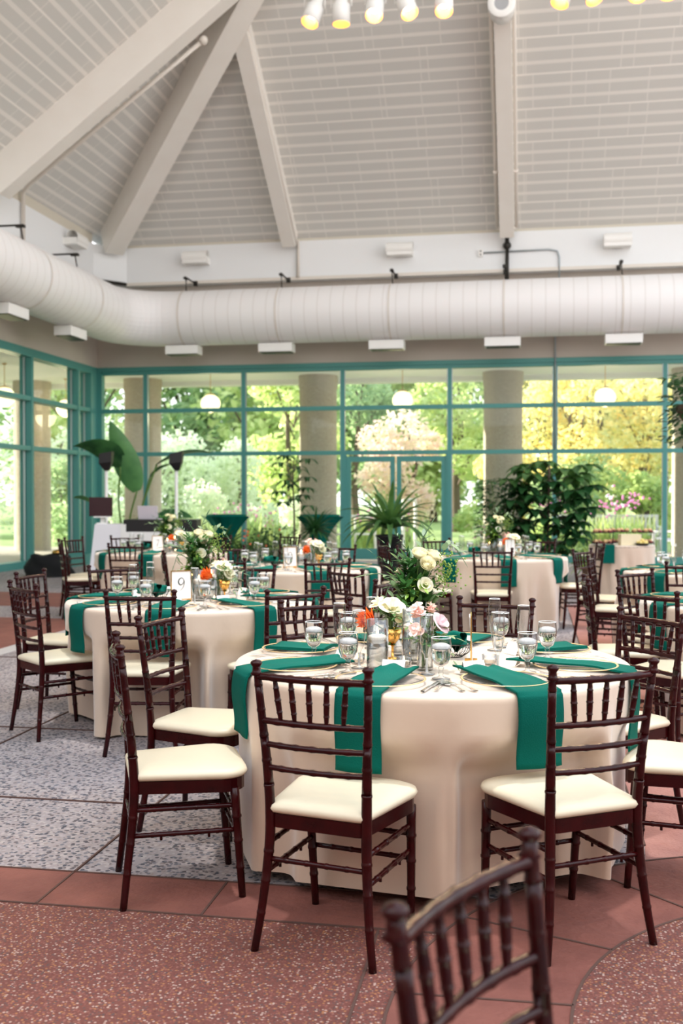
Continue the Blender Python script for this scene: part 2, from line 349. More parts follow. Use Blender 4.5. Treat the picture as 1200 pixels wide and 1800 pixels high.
# stucco ring beam with a cut corner
b = MB(); ch = .55; bi = YW-.30; li = XW+.30
b.prism([(li+ch, bi), (11, bi), (11, YW+.3), (XW-.3, YW+.3), (XW-.3, -1), (li, -1), (li, bi-ch)], 6.12, 6.95)
struct('wall_beam', b, M['beam'])
b = MB(); b.bbox((li+ch, bi-.03, 6.10), (11, bi-.002, 6.17)); struct('trim_2', b, M['pipe'])
b = MB(); b.bbox((li+ch, bi+.03, 6.95), (11, bi+.2, 7.2)); b.bbox((li-.2, -1, 6.95), (li-.03, bi-ch, 7.2)); struct('trim_3', b, M['eave'])
# ---- hipped roof: two planked slopes (back and left), open skylight above
m_ = .75; Z0 = 7.07; LS = math.hypot(1, m_); TT = 8.6
x0e = li-.15; y0e = bi+.15
def slope(back):
    b = MB(); Lr = 22.
    # local x along the eave from the hip corner, local y up the slope
    poly = [(0, 0), (Lr, 0), (Lr, TT*LS), (TT, TT*LS)]
    b.prism(poly, 0, .12)
    o = struct('ceiling', b, M['panel'])
    a = math.atan(m_)
    if back:   # x axis = +x, y axis = (0,-1,m): mirror-free frame: build matrix directly
        X = Vector((1,0,0)); Y = Vector((0,-1,m_)).normalized()
    else:
        X = Vector((0,-1,0)); Y = Vector((1,0,m_)).normalized()
    Zv = X.cross(Y); 
    o.matrix_world = Matrix(((X.x, Y.x, Zv.x, x0e), (X.y, Y.y, Zv.y, y0e), (X.z, Y.z, Zv.z, Z0), (0,0,0,1)))
    return o
slope(True); slope(False)
def sbeam(name, p, q, wd, dp, m, label, group='painted timber rafters'):   # sloping beam hanging under the line p-q
    p, q = Vector(p), Vector(q); d = (q-p).normalized(); s = d.cross(Vector((0,0,1))).normalized()*wd/2; u = s.cross(d).normalized()*dp
    if u.z > 0: u = -u
    b = MB(); P = [p-s, p+s, p+s+u, p-s+u, q-s, q+s, q+s+u, q-s+u]
    b.add(P, [(0,1,2,3), (4,7,6,5), (0,4,5,1), (1,5,6,2), (2,6,7,3), (3,7,4,0)], False)
    b2 = MB(); k = s*.25
    return put(name, b, m, label, 'roof beam', group, kind='structure')
def rz_(t): return Z0-.0+m_*t
hipT = 7.0
sbeam('roof_hip_beam', (x0e+.35, y0e-.35, rz_(.35)), (x0e+hipT, y0e-hipT, rz_(hipT)), .42, .68, M['rafter'], None, None)
for xr in (-5.14, -.51, 4.12):
    t1 = min(hipT, xr-x0e) if xr < 0 else hipT
    sbeam('rafter', (xr, y0e-.12, rz_(.12)), (xr, y0e-t1, rz_(t1)), .29, .5, M['rafter'], None, None)
for yr in (17.3, 12.7, 8.1):
    t1 = min(hipT, y0e-yr)
    sbeam('rafter', (x0e+.12, yr, rz_(.12)), (x0e+t1, yr, rz_(t1)), .36, .58, M['rafter'], None, None)
# ---- windows: one object per bay, with its panes as children
TR = (3.34, 2.36)                 # transom heights
def bay(i, p, q, lower=True, deep=.14):
    """p,q: plan ends of the bay (mullion centres)"""
    p, q = Vector(p), Vector(q); d = (q-p); L = d.length; rz = math.atan2(d.y, d.x); mid = (p+q)/2
    f = MB(); mw = .075
    def bar(u0, u1, z0, z1, dep=deep): f.box(((u0+u1)/2-L/2, 0, (z0+z1)/2), (u1-u0, dep, z1-z0))
    bar(0, mw/2+.005, 0, HEAD); bar(L-mw/2-.005, L, 0, HEAD)
    bar(mw/2, L-mw/2, HEAD-.10, HEAD)
    for z in TR: bar(mw/2, L-mw/2, z-.045, z+.045, deep*.9)
    if lower: bar(mw/2, L-mw/2, 0, .14)
    o = struct('window_%d' % i, f, M['teal'], loc=(mid.x, mid.y, 0), rz=rz)
    zs = [(TR[0]+.045, HEAD-.1), (TR[1]+.045, TR[0]-.045)] + ([(.14, TR[1]-.045)] if lower else [])
    for z0, z1 in zs:
        g = MB(); g.box((0, 0, (z0+z1)/2), (L-mw-.01, .012, z1-z0)); put('pane', g, M['pane'], parent=o)
    e = MB()
    for z0, z1 in zs:
        e.box((-L/2+mw/2+.012, -.03, (z0+z1)/2), (.016, .04, z1-z0)); e.box((L/2-mw/2-.012, -.03, (z0+z1)/2), (.016, .04, z1-z0))
    put('glazing_bead', e, M['alum'], parent=o)
    return o
xs = [-9.71, -8.61, -6.31, -4.07, -1.73, .49, 2.73, 5.03, 7.33, 9.63]
for i, (a, c) in enumerate(zip(xs, xs[1:])): bay(i+1, (a, YW+.07), (c, YW+.07), lower=(i != 3))
ys = [22.3, 21.62, 19.45, 17.15, 14.85, 12.55, 10.25]
b = MB(); b.bbox((XW-.25, -3, 0), (XW, 10.2, HEAD)); struct('wall_left', b, M['wall'])  # solid stretch out of view, added to stop low sun crossing the room
for i, (a, c) in enumerate(zip(ys, ys[1:])): bay(i+20, (XW-.07, a), (XW-.07, c), deep=.26)
b = MB(); b.bbox((XW-.2, 22.25, 0), (XW+.02, YW+.15, HEAD)); b.bbox((XW-.2, YW-.02, 0), (XW+.13, YW+.15, HEAD)); struct('trim_4', b, M['teal'])
b = MB(); b.bbox((XW-.14, -1, HEAD-.02), (XW+.03, YW, HEAD+.07)); b.bbox((XW, YW-.03, HEAD-.02), (11, YW+.14, HEAD+.07)); struct('trim_5', b, M['teal'])
# double doors in the third full bay
for k, (xa, xb) in enumerate(((-3.99, -2.92), (-2.88, -1.81))):
    f = MB(); L = xb-xa
    for u0, u1, z0, z1 in ((0, .10, .02, 2.28), (L-.10, L, .02, 2.28), (.10, L-.10, 2.16, 2.28), (.10, L-.10, .02, .26)): f.bbox((u0-L/2, -.03, z0), (u1-L/2, .03, z1))
    o = struct('door_%d' % (k+1), f, M['teal'], loc=((xa+xb)/2, YW+.07, 0))
    g = MB(); g.bbox((-L/2+.1, -.006, .26), (L/2-.1, .006, 2.16)); put('pane', g, M['pane'], parent=o)
    s = 1 if k == 0 else -1; hx = s*(L/2-.06)
    g = MB(); g.tube([(hx, -.03, .95), (hx, -.09, .97), (hx, -.09, 1.25), (hx, -.03, 1.27)], .012); put('door_handle', g, M['alum'], parent=o)
b = MB(); b.bbox((-1.81, YW+.01, 0), (-1.77, YW+.13, 2.31)); b.bbox((-4.03, YW+.01, 0), (-3.99, YW+.13, 2.31)); struct('trim_6', b, M['teal'])
# ---- covered walk outside: soffit, edge beam, round columns, globe pendants
b = MB(); b.bbox((-14.2, YW+.25, 4.42), (12, 26.9, 4.6)); b.bbox((-14.2, -2, 4.42), (XW-.25, YW+.25, 4.6)); struct('walkway_ceiling', b, M['beam'])
b = MB(); b.bbox((-14.2, 26.6, 4.3), (12, 26.95, 4.75)); b.bbox((-14.3, -2, 4.3), (-13.9, 26.95, 4.75)); struct('walkway_edge_beam', b, M['beam'])
cm = MB(); cm.lathe([(.47, -.03), (.47, 4.10), (.49, 4.12), (.49, 4.42)], 40); cme = cm.mesh('column', M['column'])
where = {-9.9: 'round concrete column outside near the corner of the glass', -5.27: 'round concrete column outside left of the double doors', -.68: 'round concrete column outside behind the tall leafy plant', 3.75: 'sunlit round concrete column outside at the far right edge'}
for x, l in where.items(): one('concrete_column', cme, (x, 25.95, 0), 0, l, 'column', 'walkway columns')
for y, l in ((25.95, 'round concrete column outside at the corner of the walkway'), (21.3, 'round concrete column along the left walkway, second from the corner'), (16.7, 'round concrete column along the left walkway, third from the corner')):
    one('concrete_column', cme, (-12.97, y, 0), 0, l, 'column', 'walkway columns')
g = MB(); g.ball((0,0,-.02), .24, 24, (1,1,.92)); gm = g.mesh('globe', M['globe'])
g = MB(); g.tube([(0,0,.2), (0,0,.75)], .008, 6); g.lathe([(.05,.72), (.05,.76)], 12); rodm = g.mesh('rod', M['gold'])
g = MB(); g.lathe([(.0,.235), (.05,.228), (.10,.205), (.12,.19), (.10, .19)], 24); capm = g.mesh('cap', M['gold'])
for (x, y, z, l) in ((-7.69, 24.7, 3.68, 'glowing globe pendant lamp outside, leftmost of three along the back walk'), (-2.99, 24.7, 3.68, 'glowing globe pendant lamp outside above the double doors'), (1.65, 24.7, 3.68, 'glowing globe pendant lamp outside behind the yellow tree, rightmost'),
                     (-11.77, 22.2, 3.68, 'glowing globe pendant lamp cut by the left frame edge'), (-11.77, 25.4, 3.68, 'glowing globe pendant lamp at the walkway corner')):
    use([('globe', gm), ('rod', rodm), ('cap', capm)], 'globe_pendant_lamp', (x, y, z), 0, l, 'pendant lamp', 'globe pendants on the walkway')
    q = bpy.data.lights.new('pendant_light', 'POINT'); q.energy = 25; q.color = (1,.8,.5); q.shadow_soft_size = .25; lo = bpy.data.objects.new('pendant_light', q); COL.objects.link(lo); lo.location = (x, y, z-.3)
# ---- big round duct with elbow
zd, rd = 5.22, .58; dx, dy = XW+1.07, YW-1.0
b = MB(); path = [(dx, -1, zd)] + [(dx, y, zd) for y in (6, 12, 18)]; R_ = 1.15
el = [(dx+R_-R_*math.cos(q), dy-R_+R_*math.sin(q), zd) for q in [PI/2*i/8 for i in range(9)]]
b = MB(); b.tube([(dx, -1, zd), el[0]], rd, 40, False); put('left_run', b, M['ductl'], None, None, None, parent=None) if False else None
du = thing('ventilation_duct', (0,0,0), 0, 'big round pale painted air duct running along the walls below the beam', 'air duct')
put('left_run', b, M['ductl'], parent=du)
b = MB(); b.tube(el, rd+.004, 40, False, smooth=False); put('elbow', b, M['ducte'], parent=du)
b = MB(); b.tube([el[-1], (11, dy, zd)], rd, 40, False); put('back_run', b, M['duct'], parent=du)
def ring(px, py, ax):
    b = MB(); b.tube([(px-.015, py, zd), (px+.015, py, zd)] if ax == 'x' else [(px, py-.015, zd), (px, py+.015, zd)], rd+.012, 40, False); return b
for x in (-7.3, -5.2, -2.85, -.55, 1.75, 4.05): put('strap', ring(x, dy, 'x'), M['pipe'], parent=du)
for y in (19.2, 17.0, 14.8): put('strap', ring(dx, y, 'y'), M['pipe'], parent=du)
hm = MB(); hm.tube([(0,.62,0), (0,-.06,0)], .018, 6); hm.box((0,.66,0), (.08,.08,.1)); hm.tube([(0,0,0), (.02,-.05,-.32)], .012, 6); hm.box((0,.0,-.02), (.07,.16,.04)); hmm = hm.mesh('duct_hanger', M['darkmetal'])
for x in (-7.3, -5.2, -2.85, -.55, 1.75): put('hanger', MB(), M['darkmetal']) if False else link('hanger', hmm, du, (x, dy-.0, 6.10))
for y in (19.2, 17.0, 14.8): link('hanger', hmm, du, (dx, y, 6.10), PI/2)
# white grille boxes under the duct
gb = MB(); gb.bbox((-.36, -.17, -.10), (.36, .17, .08)); gb1 = gb.mesh('housing', M['white']); gb = MB(); gb.bbox((-.33, -.15, -.115), (.33, .15, -.101)); gb2 = gb.mesh('grille', M['darkmetal'])
for k, (x, l) in enumerate(((-7.35, 'leftmost on the back run, near the duct elbow'), (-5.3, 'second from the left on the back run'), (-2.95, 'above the double doors'), (-.58, 'above the tall leafy plant'), (1.80, 'rightmost on the back run'), (4.1, 'beyond the right edge'))):
    if x < 4: use([('housing', gb1), ('grille', gb2)], 'duct_outlet_box', (x, dy, zd-rd-.09), 0, 'white boxy duct outlet, ' + l, 'air outlet', 'duct outlet boxes')
for y, l in ((19.0, 'on the left run, nearest the corner'), (16.6, 'on the left run, cut by the left frame edge')):
    use([('housing', gb1), ('grille', gb2)], 'duct_outlet_box', (dx, y, zd-rd-.09), PI/2, 'white boxy duct outlet, ' + l, 'air outlet', 'duct outlet boxes')
# beam mounted uplights
ul = MB(); ul.prism([(-.27,-.30), (.27,-.30), (.27,0), (-.27,0)], -.12, .02); ul1 = ul.mesh('body', M['white'])
ul = MB(); ul.lathe([(.13,-.28), (.13,.28)], 20, (0,0,0), Matrix.Rotation(PI/2, 3, 'Y')); ul.v = [(x, y-.2, z+.03) for x, y, z in ul.v]; ul2 = ul.mesh('hood', M['white'])
ul = MB(); ul.box((0,-.03,-.02), (.2,.06,.2)); ul3 = ul.mesh('bracket', M['pipe'])
for (x, y, z, rz, l) in ((-7.25, bi, 6.62, 0, 'white wall light on the stucco beam, leftmost on the back wall'), (-2.75, bi, 6.62, 0, 'white wall light on the stucco beam above the doors'), (1.72, bi, 6.62, 0, 'white wall light on the stucco beam near the right edge'), (li, 20.6, 6.7, PI/2, 'white wall light on the left beam near the corner')):
    use([('body', ul1), ('hood', ul2), ('bracket', ul3)], 'wall_uplight', (x, y, z), rz, l, 'wall light', 'wall lights on the beam')
# pipes, conduit, outlet
b = MB(); xr = -.51
for s in (-.2, .2): b.tube([(xr+s, y0e-t, rz_(t)-.5) for t in (.5, 2, 3.4, 4.9)], .035, 8)
b.tube([(xr-.2, y0e-.5, rz_(.5)-.5), (xr+.2, y0e-.5, rz_(.5)-.5)], .04, 8); b.ball((xr, y0e-.5, rz_(.5)-.52), .07, 8)
for s in (-.2, .2):
    for t in (1.6, 4.5): b.tube([(xr+s*1.0, y0e-t-.05, rz_(t)-.5), (xr+s, y0e-t+.05, rz_(t)-.5)], .05, 8)
put('sprinkler_pipe', b, M['pipe'], 'pair of cream pipes running up both sides of the middle rafter', 'pipe')
b = MB(); b.tube([(xr, y0e-.5, rz_(.5)-.5), (xr, bi-.1, 6.62)], .045, 8); b.tube([(xr, bi-.1, 6.62), (xr, bi-.1, 5.8)], .04, 8); b.ball((xr, bi-.1, 6.64), .09, 8)
put('drop_pipe', b, M['darkmetal'], 'dark vertical pipe below the middle rafter on the beam', 'pipe')
b = MB(); b.tube([(-5.0, y0e-.35, rz_(.35)-.5), (-5.0, y0e-5.2, rz_(5.2)-.52)], .035, 8); b.ball((-5.0, y0e-5.2, rz_(5.2)-.52), .08, 8); b.tube([(-5.0, y0e-.4, rz_(.4)-.5), (-4.98, bi-.06, 6.95), (-4.98, bi-.06, 6.15)], .035, 8)
put('sprinkler_pipe', b, M['pipe'], 'cream pipe along the rafter right of the corner hip, dropping down the beam', 'pipe')
b = MB(); yl = 17.9; b.tube([(li+.06, 18.5, 6.15), (li+.06, 18.5, 7.1), (-9.2, 18.34, 7.22), (-5.6, 17.62, 9.3)], .04, 8); b.ball((-5.6, 17.62, 9.3), .08, 8)
put('sprinkler_pipe', b, M['pipe'], 'cream pipe rising from the left beam along the big left rafter', 'pipe')
b = MB(); b.tube([(li+.03, bi-ch-.1, 6.14), (li+.03, 2, 6.14)], .05, 6); b.tube([(li+.03, bi-ch-.1, 6.14), (li+ch, bi-.04, 6.14)], .04, 6)
put('conduit', b, M['darkmetal'], 'dark conduit along the foot of the left stucco beam', 'conduit')
b = MB(); b.tube([(-1.0, bi-.03, 6.52), (.35, bi-.03, 6.54), (.52, bi-.03, 6.5), (.56, bi-.03, 6.38), (.56, bi-.03, 6.1), (.56, bi+.2, 5.9), (.49, YW-.04, 5.6), (.49, YW-.04, 2.4)], .018, 6)
put('conduit', b, M['alum'], 'thin grey conduit bending down from the outlet past the duct', 'conduit')
ot = thing('power_outlet', (-1.06, bi-.03, 6.52), 0, 'small white double power outlet on the stucco beam', 'power outlet')
b = MB(); b.box((0,0,0), (.10,.05,.15)); put('cover', b, M['white'], parent=ot); b = MB()
for z in (-.035, .035): b.box((0,-.027,z), (.03,.006,.035))
put('socket', b, M['dark'], parent=ot)
# round speaker on the middle rafter
sp = thing('ceiling_speaker', (xr, 18.0, 9.64), 0, 'white round speaker at the top of the middle rafter', 'speaker')
rx = Matrix.Rotation(PI/2, 3, 'X')
b = MB(); b.lathe([(.0,-.25), (.2,-.25), (.23,.0), (.23,.12)], 28, (0,0,0), rx); put('housing', b, M['white'], parent=sp)
b = MB(); b.lathe([(.23,.12), (.19,.14), (.12,.13)], 28, (0,0,0), rx); put('bezel', b, M['white'], parent=sp)
b = MB(); b.lathe([(.12,.13), (.0,.125)], 28, (0,0,0), rx); put('grille', b, M['perf'], parent=sp)
# track and spot lamps
tb = MB(); ty_, tz_ = 15.8, 9.12
tb.bbox((-4.0, ty_-.05, tz_-.04), (5, ty_+.05, tz_+.04)); tr = put('lighting_track', tb, M['white'], 'white lighting track hung below the roof peak', 'lighting track')
tb = MB()
for x in (-3.6, -1.2, 1.2, 3.6): tb.tube([(x, ty_, tz_+.04), (x, ty_, 11.6)], .015, 6)
put('hanging_rod', tb, M['white'], parent=tr)
b = MB(); b.lathe([(.0,.16), (.06,.16), (.075,.12), (.075,.04), (.105,.02), (.105,-.20), (.098,-.20)], 20); sl1 = b.mesh('lamp_can', M['white'])
b = MB(); b.lathe([(.098,-.20), (.09,-.12), (.07,-.06)], 20); sl2 = b.mesh('reflector', M['lampin'])
b = MB(); b.lathe([(.07,-.06), (.05,-.10), (.0,-.115)], 16); sl3 = b.mesh('bulb', M['bulb'])
b = MB(); b.tube([(-.12,0,0), (-.12,0,.2), (.12,0,.2), (.12,0,0)], .01, 6); b.tube([(0,0,.2), (0,0,.3)], .02, 8); sl4 = b.mesh('bracket', M['white'])
spots = [(-3.26, .35, .25, 'leftmost of the row'), (-2.85, .0, .0, 'second from the left, pointing straight down'), (-2.33, .5, .0, 'third from the left'), (-1.88, .4, -.35, 'fourth from the left'), (-1.30, .42, -.05, 'nearest the round speaker on its left'),
         (.46, .25, .3, 'first right of the round speaker'), (.80, .35, -.35, 'second right of the round speaker'), (1.50, .35, .1, 'second from the right frame edge'), (1.93, .3, .15, 'at the right frame edge')]
for (x, rx_, ry_, l) in spots:
    e = Euler((-rx_, ry_, 0))
    # the can tilts towards the room
    t = use([('lamp_can', sl1), ('reflector', sl2), ('bulb', sl3)], 'track_spotlight', (x, ty_, tz_-.30), tuple(e), sc=1.3, label= 'white cylindrical track spotlight with amber inside, ' + l, cat='spotlight', group='track spotlights')
    br = link('bracket', sl4, t); br.rotation_euler = (rx_, -ry_, 0)
    q = bpy.data.lights.new('spot_beam', 'SPOT'); q.energy = 180; q.color = (1,.72,.42); q.spot_size = 1.1; q.spot_blend = .6; q.shadow_soft_size = .1
    lo = bpy.data.objects.new('spot_beam', q); COL.objects.link(lo); d = Vector((ry_*-.9, -1.0 if rx_ > .1 else -.2, -.85)); lo.location = Vector((x, ty_, tz_-.34)) + d.normalized()*.26; lo.rotation_euler = (-d).to_track_quat('Z', 'Y').to_euler()
# second lamp row, above and behind the photographer, lights the nearest table
for (x, y, z, tx, ty, e) in ((-1.6, -.6, 5.2, -.3, 3.2, 60), (1.4, .2, 5.2, .1, 4.4, 60), (3.4, 2.2, 5.2, .2, 3.0, 60)):
    q = bpy.data.lights.new('spot_beam', 'SPOT'); q.energy = e; q.color = (1,.66,.38); q.spot_size = .8; q.spot_blend = .5; q.shadow_soft_size = .06
    lo = bpy.data.objects.new('spot_beam', q); COL.objects.link(lo); lo.location = (x, y, z); lo.rotation_euler = (Vector((x, y, z))-Vector((tx, ty, .3))).to_track_quat('Z', 'Y').to_euler()

# ================================================================ CHAIRS
def knob_path(p0, p1, r, n=14, rings=(), taper=None):
    """straight turned bar with small bamboo rings"""
    ts = sorted(set([i/n for i in range(n+1)])); out = []
    for t in ts:
        if all(abs(t-k) > .02 for k in rings): out.append((t, 0))
    for k in rings: out += [(k-.018, 0), (k-.009, .16), (k+.009, .16), (k+.018, 0)]
    out.sort(); p0, p1 = Vector(p0), Vector(p1)
    return [p0.lerp(p1, max(0, min(1, t))) for t, _ in out], [r*(taper(t) if taper else 1)*(1+q) for t, q in out]
def curve_pts(P, k=5):            # Catmull-Rom through P
    P = [Vector(p) for p in P]; Q = [P[0]*2-P[1]] + P + [P[-1]*2-P[-2]]; out = []
    for i in range(1, len(Q)-2):
        for j in range(k):
            t = j/k; a, b_, c, d = Q[i-1:i+3]
            out.append(.5*((2*b_)+(c-a)*t+(2*a-5*b_+4*c-d)*t*t+(3*b_-a-3*c+d)*t**3))
    return out + [P[-1]]
def ringed(path, r, rings, n=8):
    """add ring bumps at heights 'rings' on an upright curved post"""
    P = []; R = []
    for i in range(len(path)-1):
        a, c = path[i], path[i+1]; P.append(a); R.append(r(a.z))
        for h in rings:
            if a.z < h <= c.z:
                for dz, k in ((-.006, 1), (-.003, 1.09), (.003, 1.09), (.006, 1)):
                    t = (h+dz-a.z)/(c.z-a.z); q = a.lerp(c, t); P.append(q); R.append(r(q.z)*k)
    P.append(path[-1]); R.append(r(path[-1].z)); return P, R
def post_line(s):
    return curve_pts([(s*.199, -.002, 0), (s*.180, .014, .14), (s*.165, .034, .32), (s*.163, .038, .44), (s*.168, .028, .58), (s*.178, .010, .74), (s*.187, -.010, .905)])
chair_kit = []
def cp(n, mb, m='wood', subs=()): chair_kit.append((n, mb.mesh('chair_'+n, M[m]), None, list(subs)))
for s in (-1, 1):
    P = post_line(s); P, R = ringed(P, lambda z: .0125 + .0045*math.exp(-((z-.42)/.25)**2), (.12,.22,.31,.52,.60,.68,.76,.84))
    b = MB(); b.tube(P, R, 10); e = P[-1]
    b.lathe([(.013,-.035), (.019,-.030), (.013,-.022), (.012,-.008), (.018,.0), (.019,.005), (.013,.012), (.0,.016)], 12, (e.x, e.y, e.z))
    cp('back_post', b)
seat = []
def seat_outline(g):              # rounded trapezoid, g grows it
    bw, fw, y0, y1 = .163+g, .205+g, .030-g, .430+g; out = []
    def corner(x, y, r, a0):
        for i in range(6):
            a = math.radians(a0+90*i/5); out.append((x+r*math.cos(a), y+r*math.sin(a)))
    corner(bw-.03, y0+.03, .03, -90); corner(fw-.085, y1-.085, .085, 0); corner(-fw+.085, y1-.085, .085, 90); corner(-bw+.03, y0+.03, .03, 180)
    for k in range(6): pass
    return out
o_ = seat_outline(0); b = MB(); b.prism(o_, .388, .432); cp('seat_frame', b)
b = MB(); rows = []
for (g, z) in ((-.012, .430), (.004, .436), (.010, .448), (.006, .460), (-.012, .469), (-.05, .474), (-.11, .477)):
    rows += [(x, y, z) for x, y in seat_outline(g)]
n_ = len(o_); b.grid(rows, 7, n_, True); b.f.append(tuple(6*n_+k for k in range(n_))); b.sm.append(True); cp('cushion', b, 'cushion')
for s in (-1, 1):
    b = MB(); b.tube(*knob_path((s*.176, .415, 0), (s*.186, .385, .40), .0165, 8, (.28, .52, .74), lambda t: .78+.24*t), n=10); cp('leg', b)
def bowed(z, r, bow, rings, pos, ends=.0):
    # rail between the posts at height z, bowed backwards
    P = [p for p in post_line(1) if True]; k = min(range(len(P)), key=lambda i: abs(P[i].z-z)); x1, y1 = P[k].x, P[k].y
    pts = []; rad = []
    for i in range(25):
        t = -1+2*i/24; pts.append(Vector((x1*t, y1-bow*(1-t*t), z)))
        rad.append(r*(1.18 if any(abs(t-q) < .03 for q in rings) else 1))
    bb = MB(); bb.tube(pts, rad, 8); return bb, (x1, y1)
for z, r, bow in ((.868, .0115, .022), (.728, .0105, .022), (.652, .0095, .022), (.578, .0095, .020)):
    bb, (x1, y1) = bowed(z, r, bow, (-.66, -.33, 0, .33, .66), None); cp('top_rail' if z > .8 else 'back_rail', bb)
def rail_pt(z, t, bow=.022):
    P = post_line(1); k = min(range(len(P)), key=lambda i: abs(P[i].z-z)); return Vector((P[k].x*t, P[k].y-bow*(1-t*t), z))
for t in (-.66, -.36, -.04, .28, .60):
    t = t+.03; b = MB(); b.tube(*knob_path(rail_pt(.866, t*1.02), rail_pt(.730, t*.93), .0095, 10, (.22, .5, .78), lambda q: .55+.5*math.sin(PI*q)**.6), n=8); cp('spindle', b)
st = [((-.170,.030,.288), (.170,.030,.288), 'stretcher'), ((-.18,.405,.215), (.18,.405,.215), 'stretcher'), ((-.183,.395,.300), (.183,.395,.300), 'stretcher')]
for s in (-1, 1):
    st += [((s*.167,.033,.335), (s*.184,.398,.335), 'stretcher'), ((s*.171,.024,.247), (s*.180,.402,.247), 'stretcher')]
for k, (p, q, n) in enumerate(st):
    b = MB(); b.tube(*knob_path(p, q, .0088, 8, (.2, .4, .6, .8)), n=8)
    if k in (4, 6):
        for t in (.28, .72):
            v = Vector(p).lerp(Vector(q), t); b.tube([v, v-Vector((0,0,.02))], .005, 6)
    cp(n, b)
CH = [  # x, y, heading (deg, room), label
 ('front', -1.457, 3.590, 24.4, 'facing right, at the left side of the nearest table, nearer the camera'),
 ('front', -.656, 3.140, 77.4, 'seen from behind at the near left of the nearest table'),
 ('front', .218, 3.342, 122.4, 'seen from behind at the near right of the nearest table'),
 ('front', .790, 4.020, 168, 'facing left at the right frame edge, beside the nearest table'),
 ('front', .520, 4.860, -140, 'with tilted top rail behind the right side of the nearest table'),
 ('front', -.178, 5.350, -101.9, 'on the far side of the nearest table, behind the goblets'),
 ('front', -1.05, 5.130, -55.3, 'at the far left of the nearest table, behind the flutes'),
 ('front', -1.60, 4.428, -10.4, 'at the left of the nearest table, behind the leftmost near chair'),
 ('nine', -2.957, 5.802, 50, 'at the near left of table nine, at the left frame edge'),
 ('nine', -3.365, 6.716, -2.8, 'at the left side of table nine, behind another chair there'),
 ('nine', -2.093, 5.440, 98.5, 'seen from behind in front of table nine'),
 ('nine', -1.290, 5.700, 136.4, 'at the right side of table nine, back towards the camera'),
 ('nine', -3.050, 7.390, -47.3, 'at the far left of table nine, beyond the goblets'),
 ('nine', -2.068, 7.640, -95, 'on the far side of table nine, behind its flowers'),
 ('eight', -2.493, 8.420, 75, 'at the near left of table eight, between tables nine and eight'),
 ('eight', -1.636, 8.430, 116.1, 'seen from behind in front of table eight'),
 ('eight', -3.300, 9.195, 22, 'glowing red at the left side of table eight'),
 ('eight', -3.020, 10.320, -42.1, 'at the far left of table eight'),
 ('eight', -1.98, 10.800, -100, 'on the far side of table eight, behind the champagne flutes'),
 ('eight', -1.000, 9.400, 172, 'facing left at the right side of table eight'),
 ('seven', -4.290, 10.720, 93, 'seen from behind in front of table seven'),
 ('seven', -5.153, 12.862, -47.6, 'at the far left of table seven, in front of the white booth'),
 ('seven', -5.386, 11.486, 30, 'facing right at the left side of table seven, nearer of two'),
 ('seven', -5.54, 12.18, -10, 'at the left side of table seven, further of two'),
 ('seven', -3.439, 10.950, 127.4, 'at the near right of table seven'),
 ('seven', -4.000, 13.150, -102, 'on the far side of table seven'),
 (None, -1.286, 7.348, 48.6, 'turned away between table eight and the nearest table'),
 (None, -.916, 6.548, 171.2, 'seen edge-on left of the tall eucalyptus arrangement'),
 (None, -3.15, 13.6, -124.8, 'small in the distance in front of the indoor plants'),
 ('five', -.369, 10.400, 94.5, 'seen from behind in front of the table by the tall leafy plant'),
 ('five', -1.596, 11.490, 25, 'at the left side of the table by the tall leafy plant'),
 ('five', -1.211, 10.612, 46, 'at the near left of the table by the tall leafy plant'),
 ('five', .729, 11.694, -172, 'facing left at the right side of the table by the leafy plant'),
 ('five', .104, 12.728, -110, 'at the far right of the table by the leafy plant'),
 ('five', -1.115, 12.627, -53.2, 'at the far left of the table by the leafy plant'),
 ('three', .352, 6.839, 1.3, 'seen edge-on facing right beside the right-hand near table'),
 ('three', .634, 5.971, 48.7, 'seen from behind at the near left of the right-hand near table'),
 ('three', .723, 7.598, -44, 'at the far left of the right-hand near table'),
 ('four', 1.223, 8.519, 92, 'at the right frame edge in front of the rear right table'),
 ('four', .520, 9.406, -10, 'facing right towards the rear right table, with teal napkin behind it'),
 ('four', .494, 10.40, -30, 'behind the row of edge-on chairs near the dessert table'),
 ('four', 1.75, 11.05, -95, 'on the far side of the rear right table'),
 (None, -.075, 1.469, -26.2, 'blurred in the foreground with only its back in view'),
]
for (t, x, y, a, l) in CH:
    use(chair_kit, 'chiavari_chair', (x, y, 0), math.radians(a)-PI/2, 'mahogany chiavari chair '+l, 'chair', 'mahogany chiavari chairs')

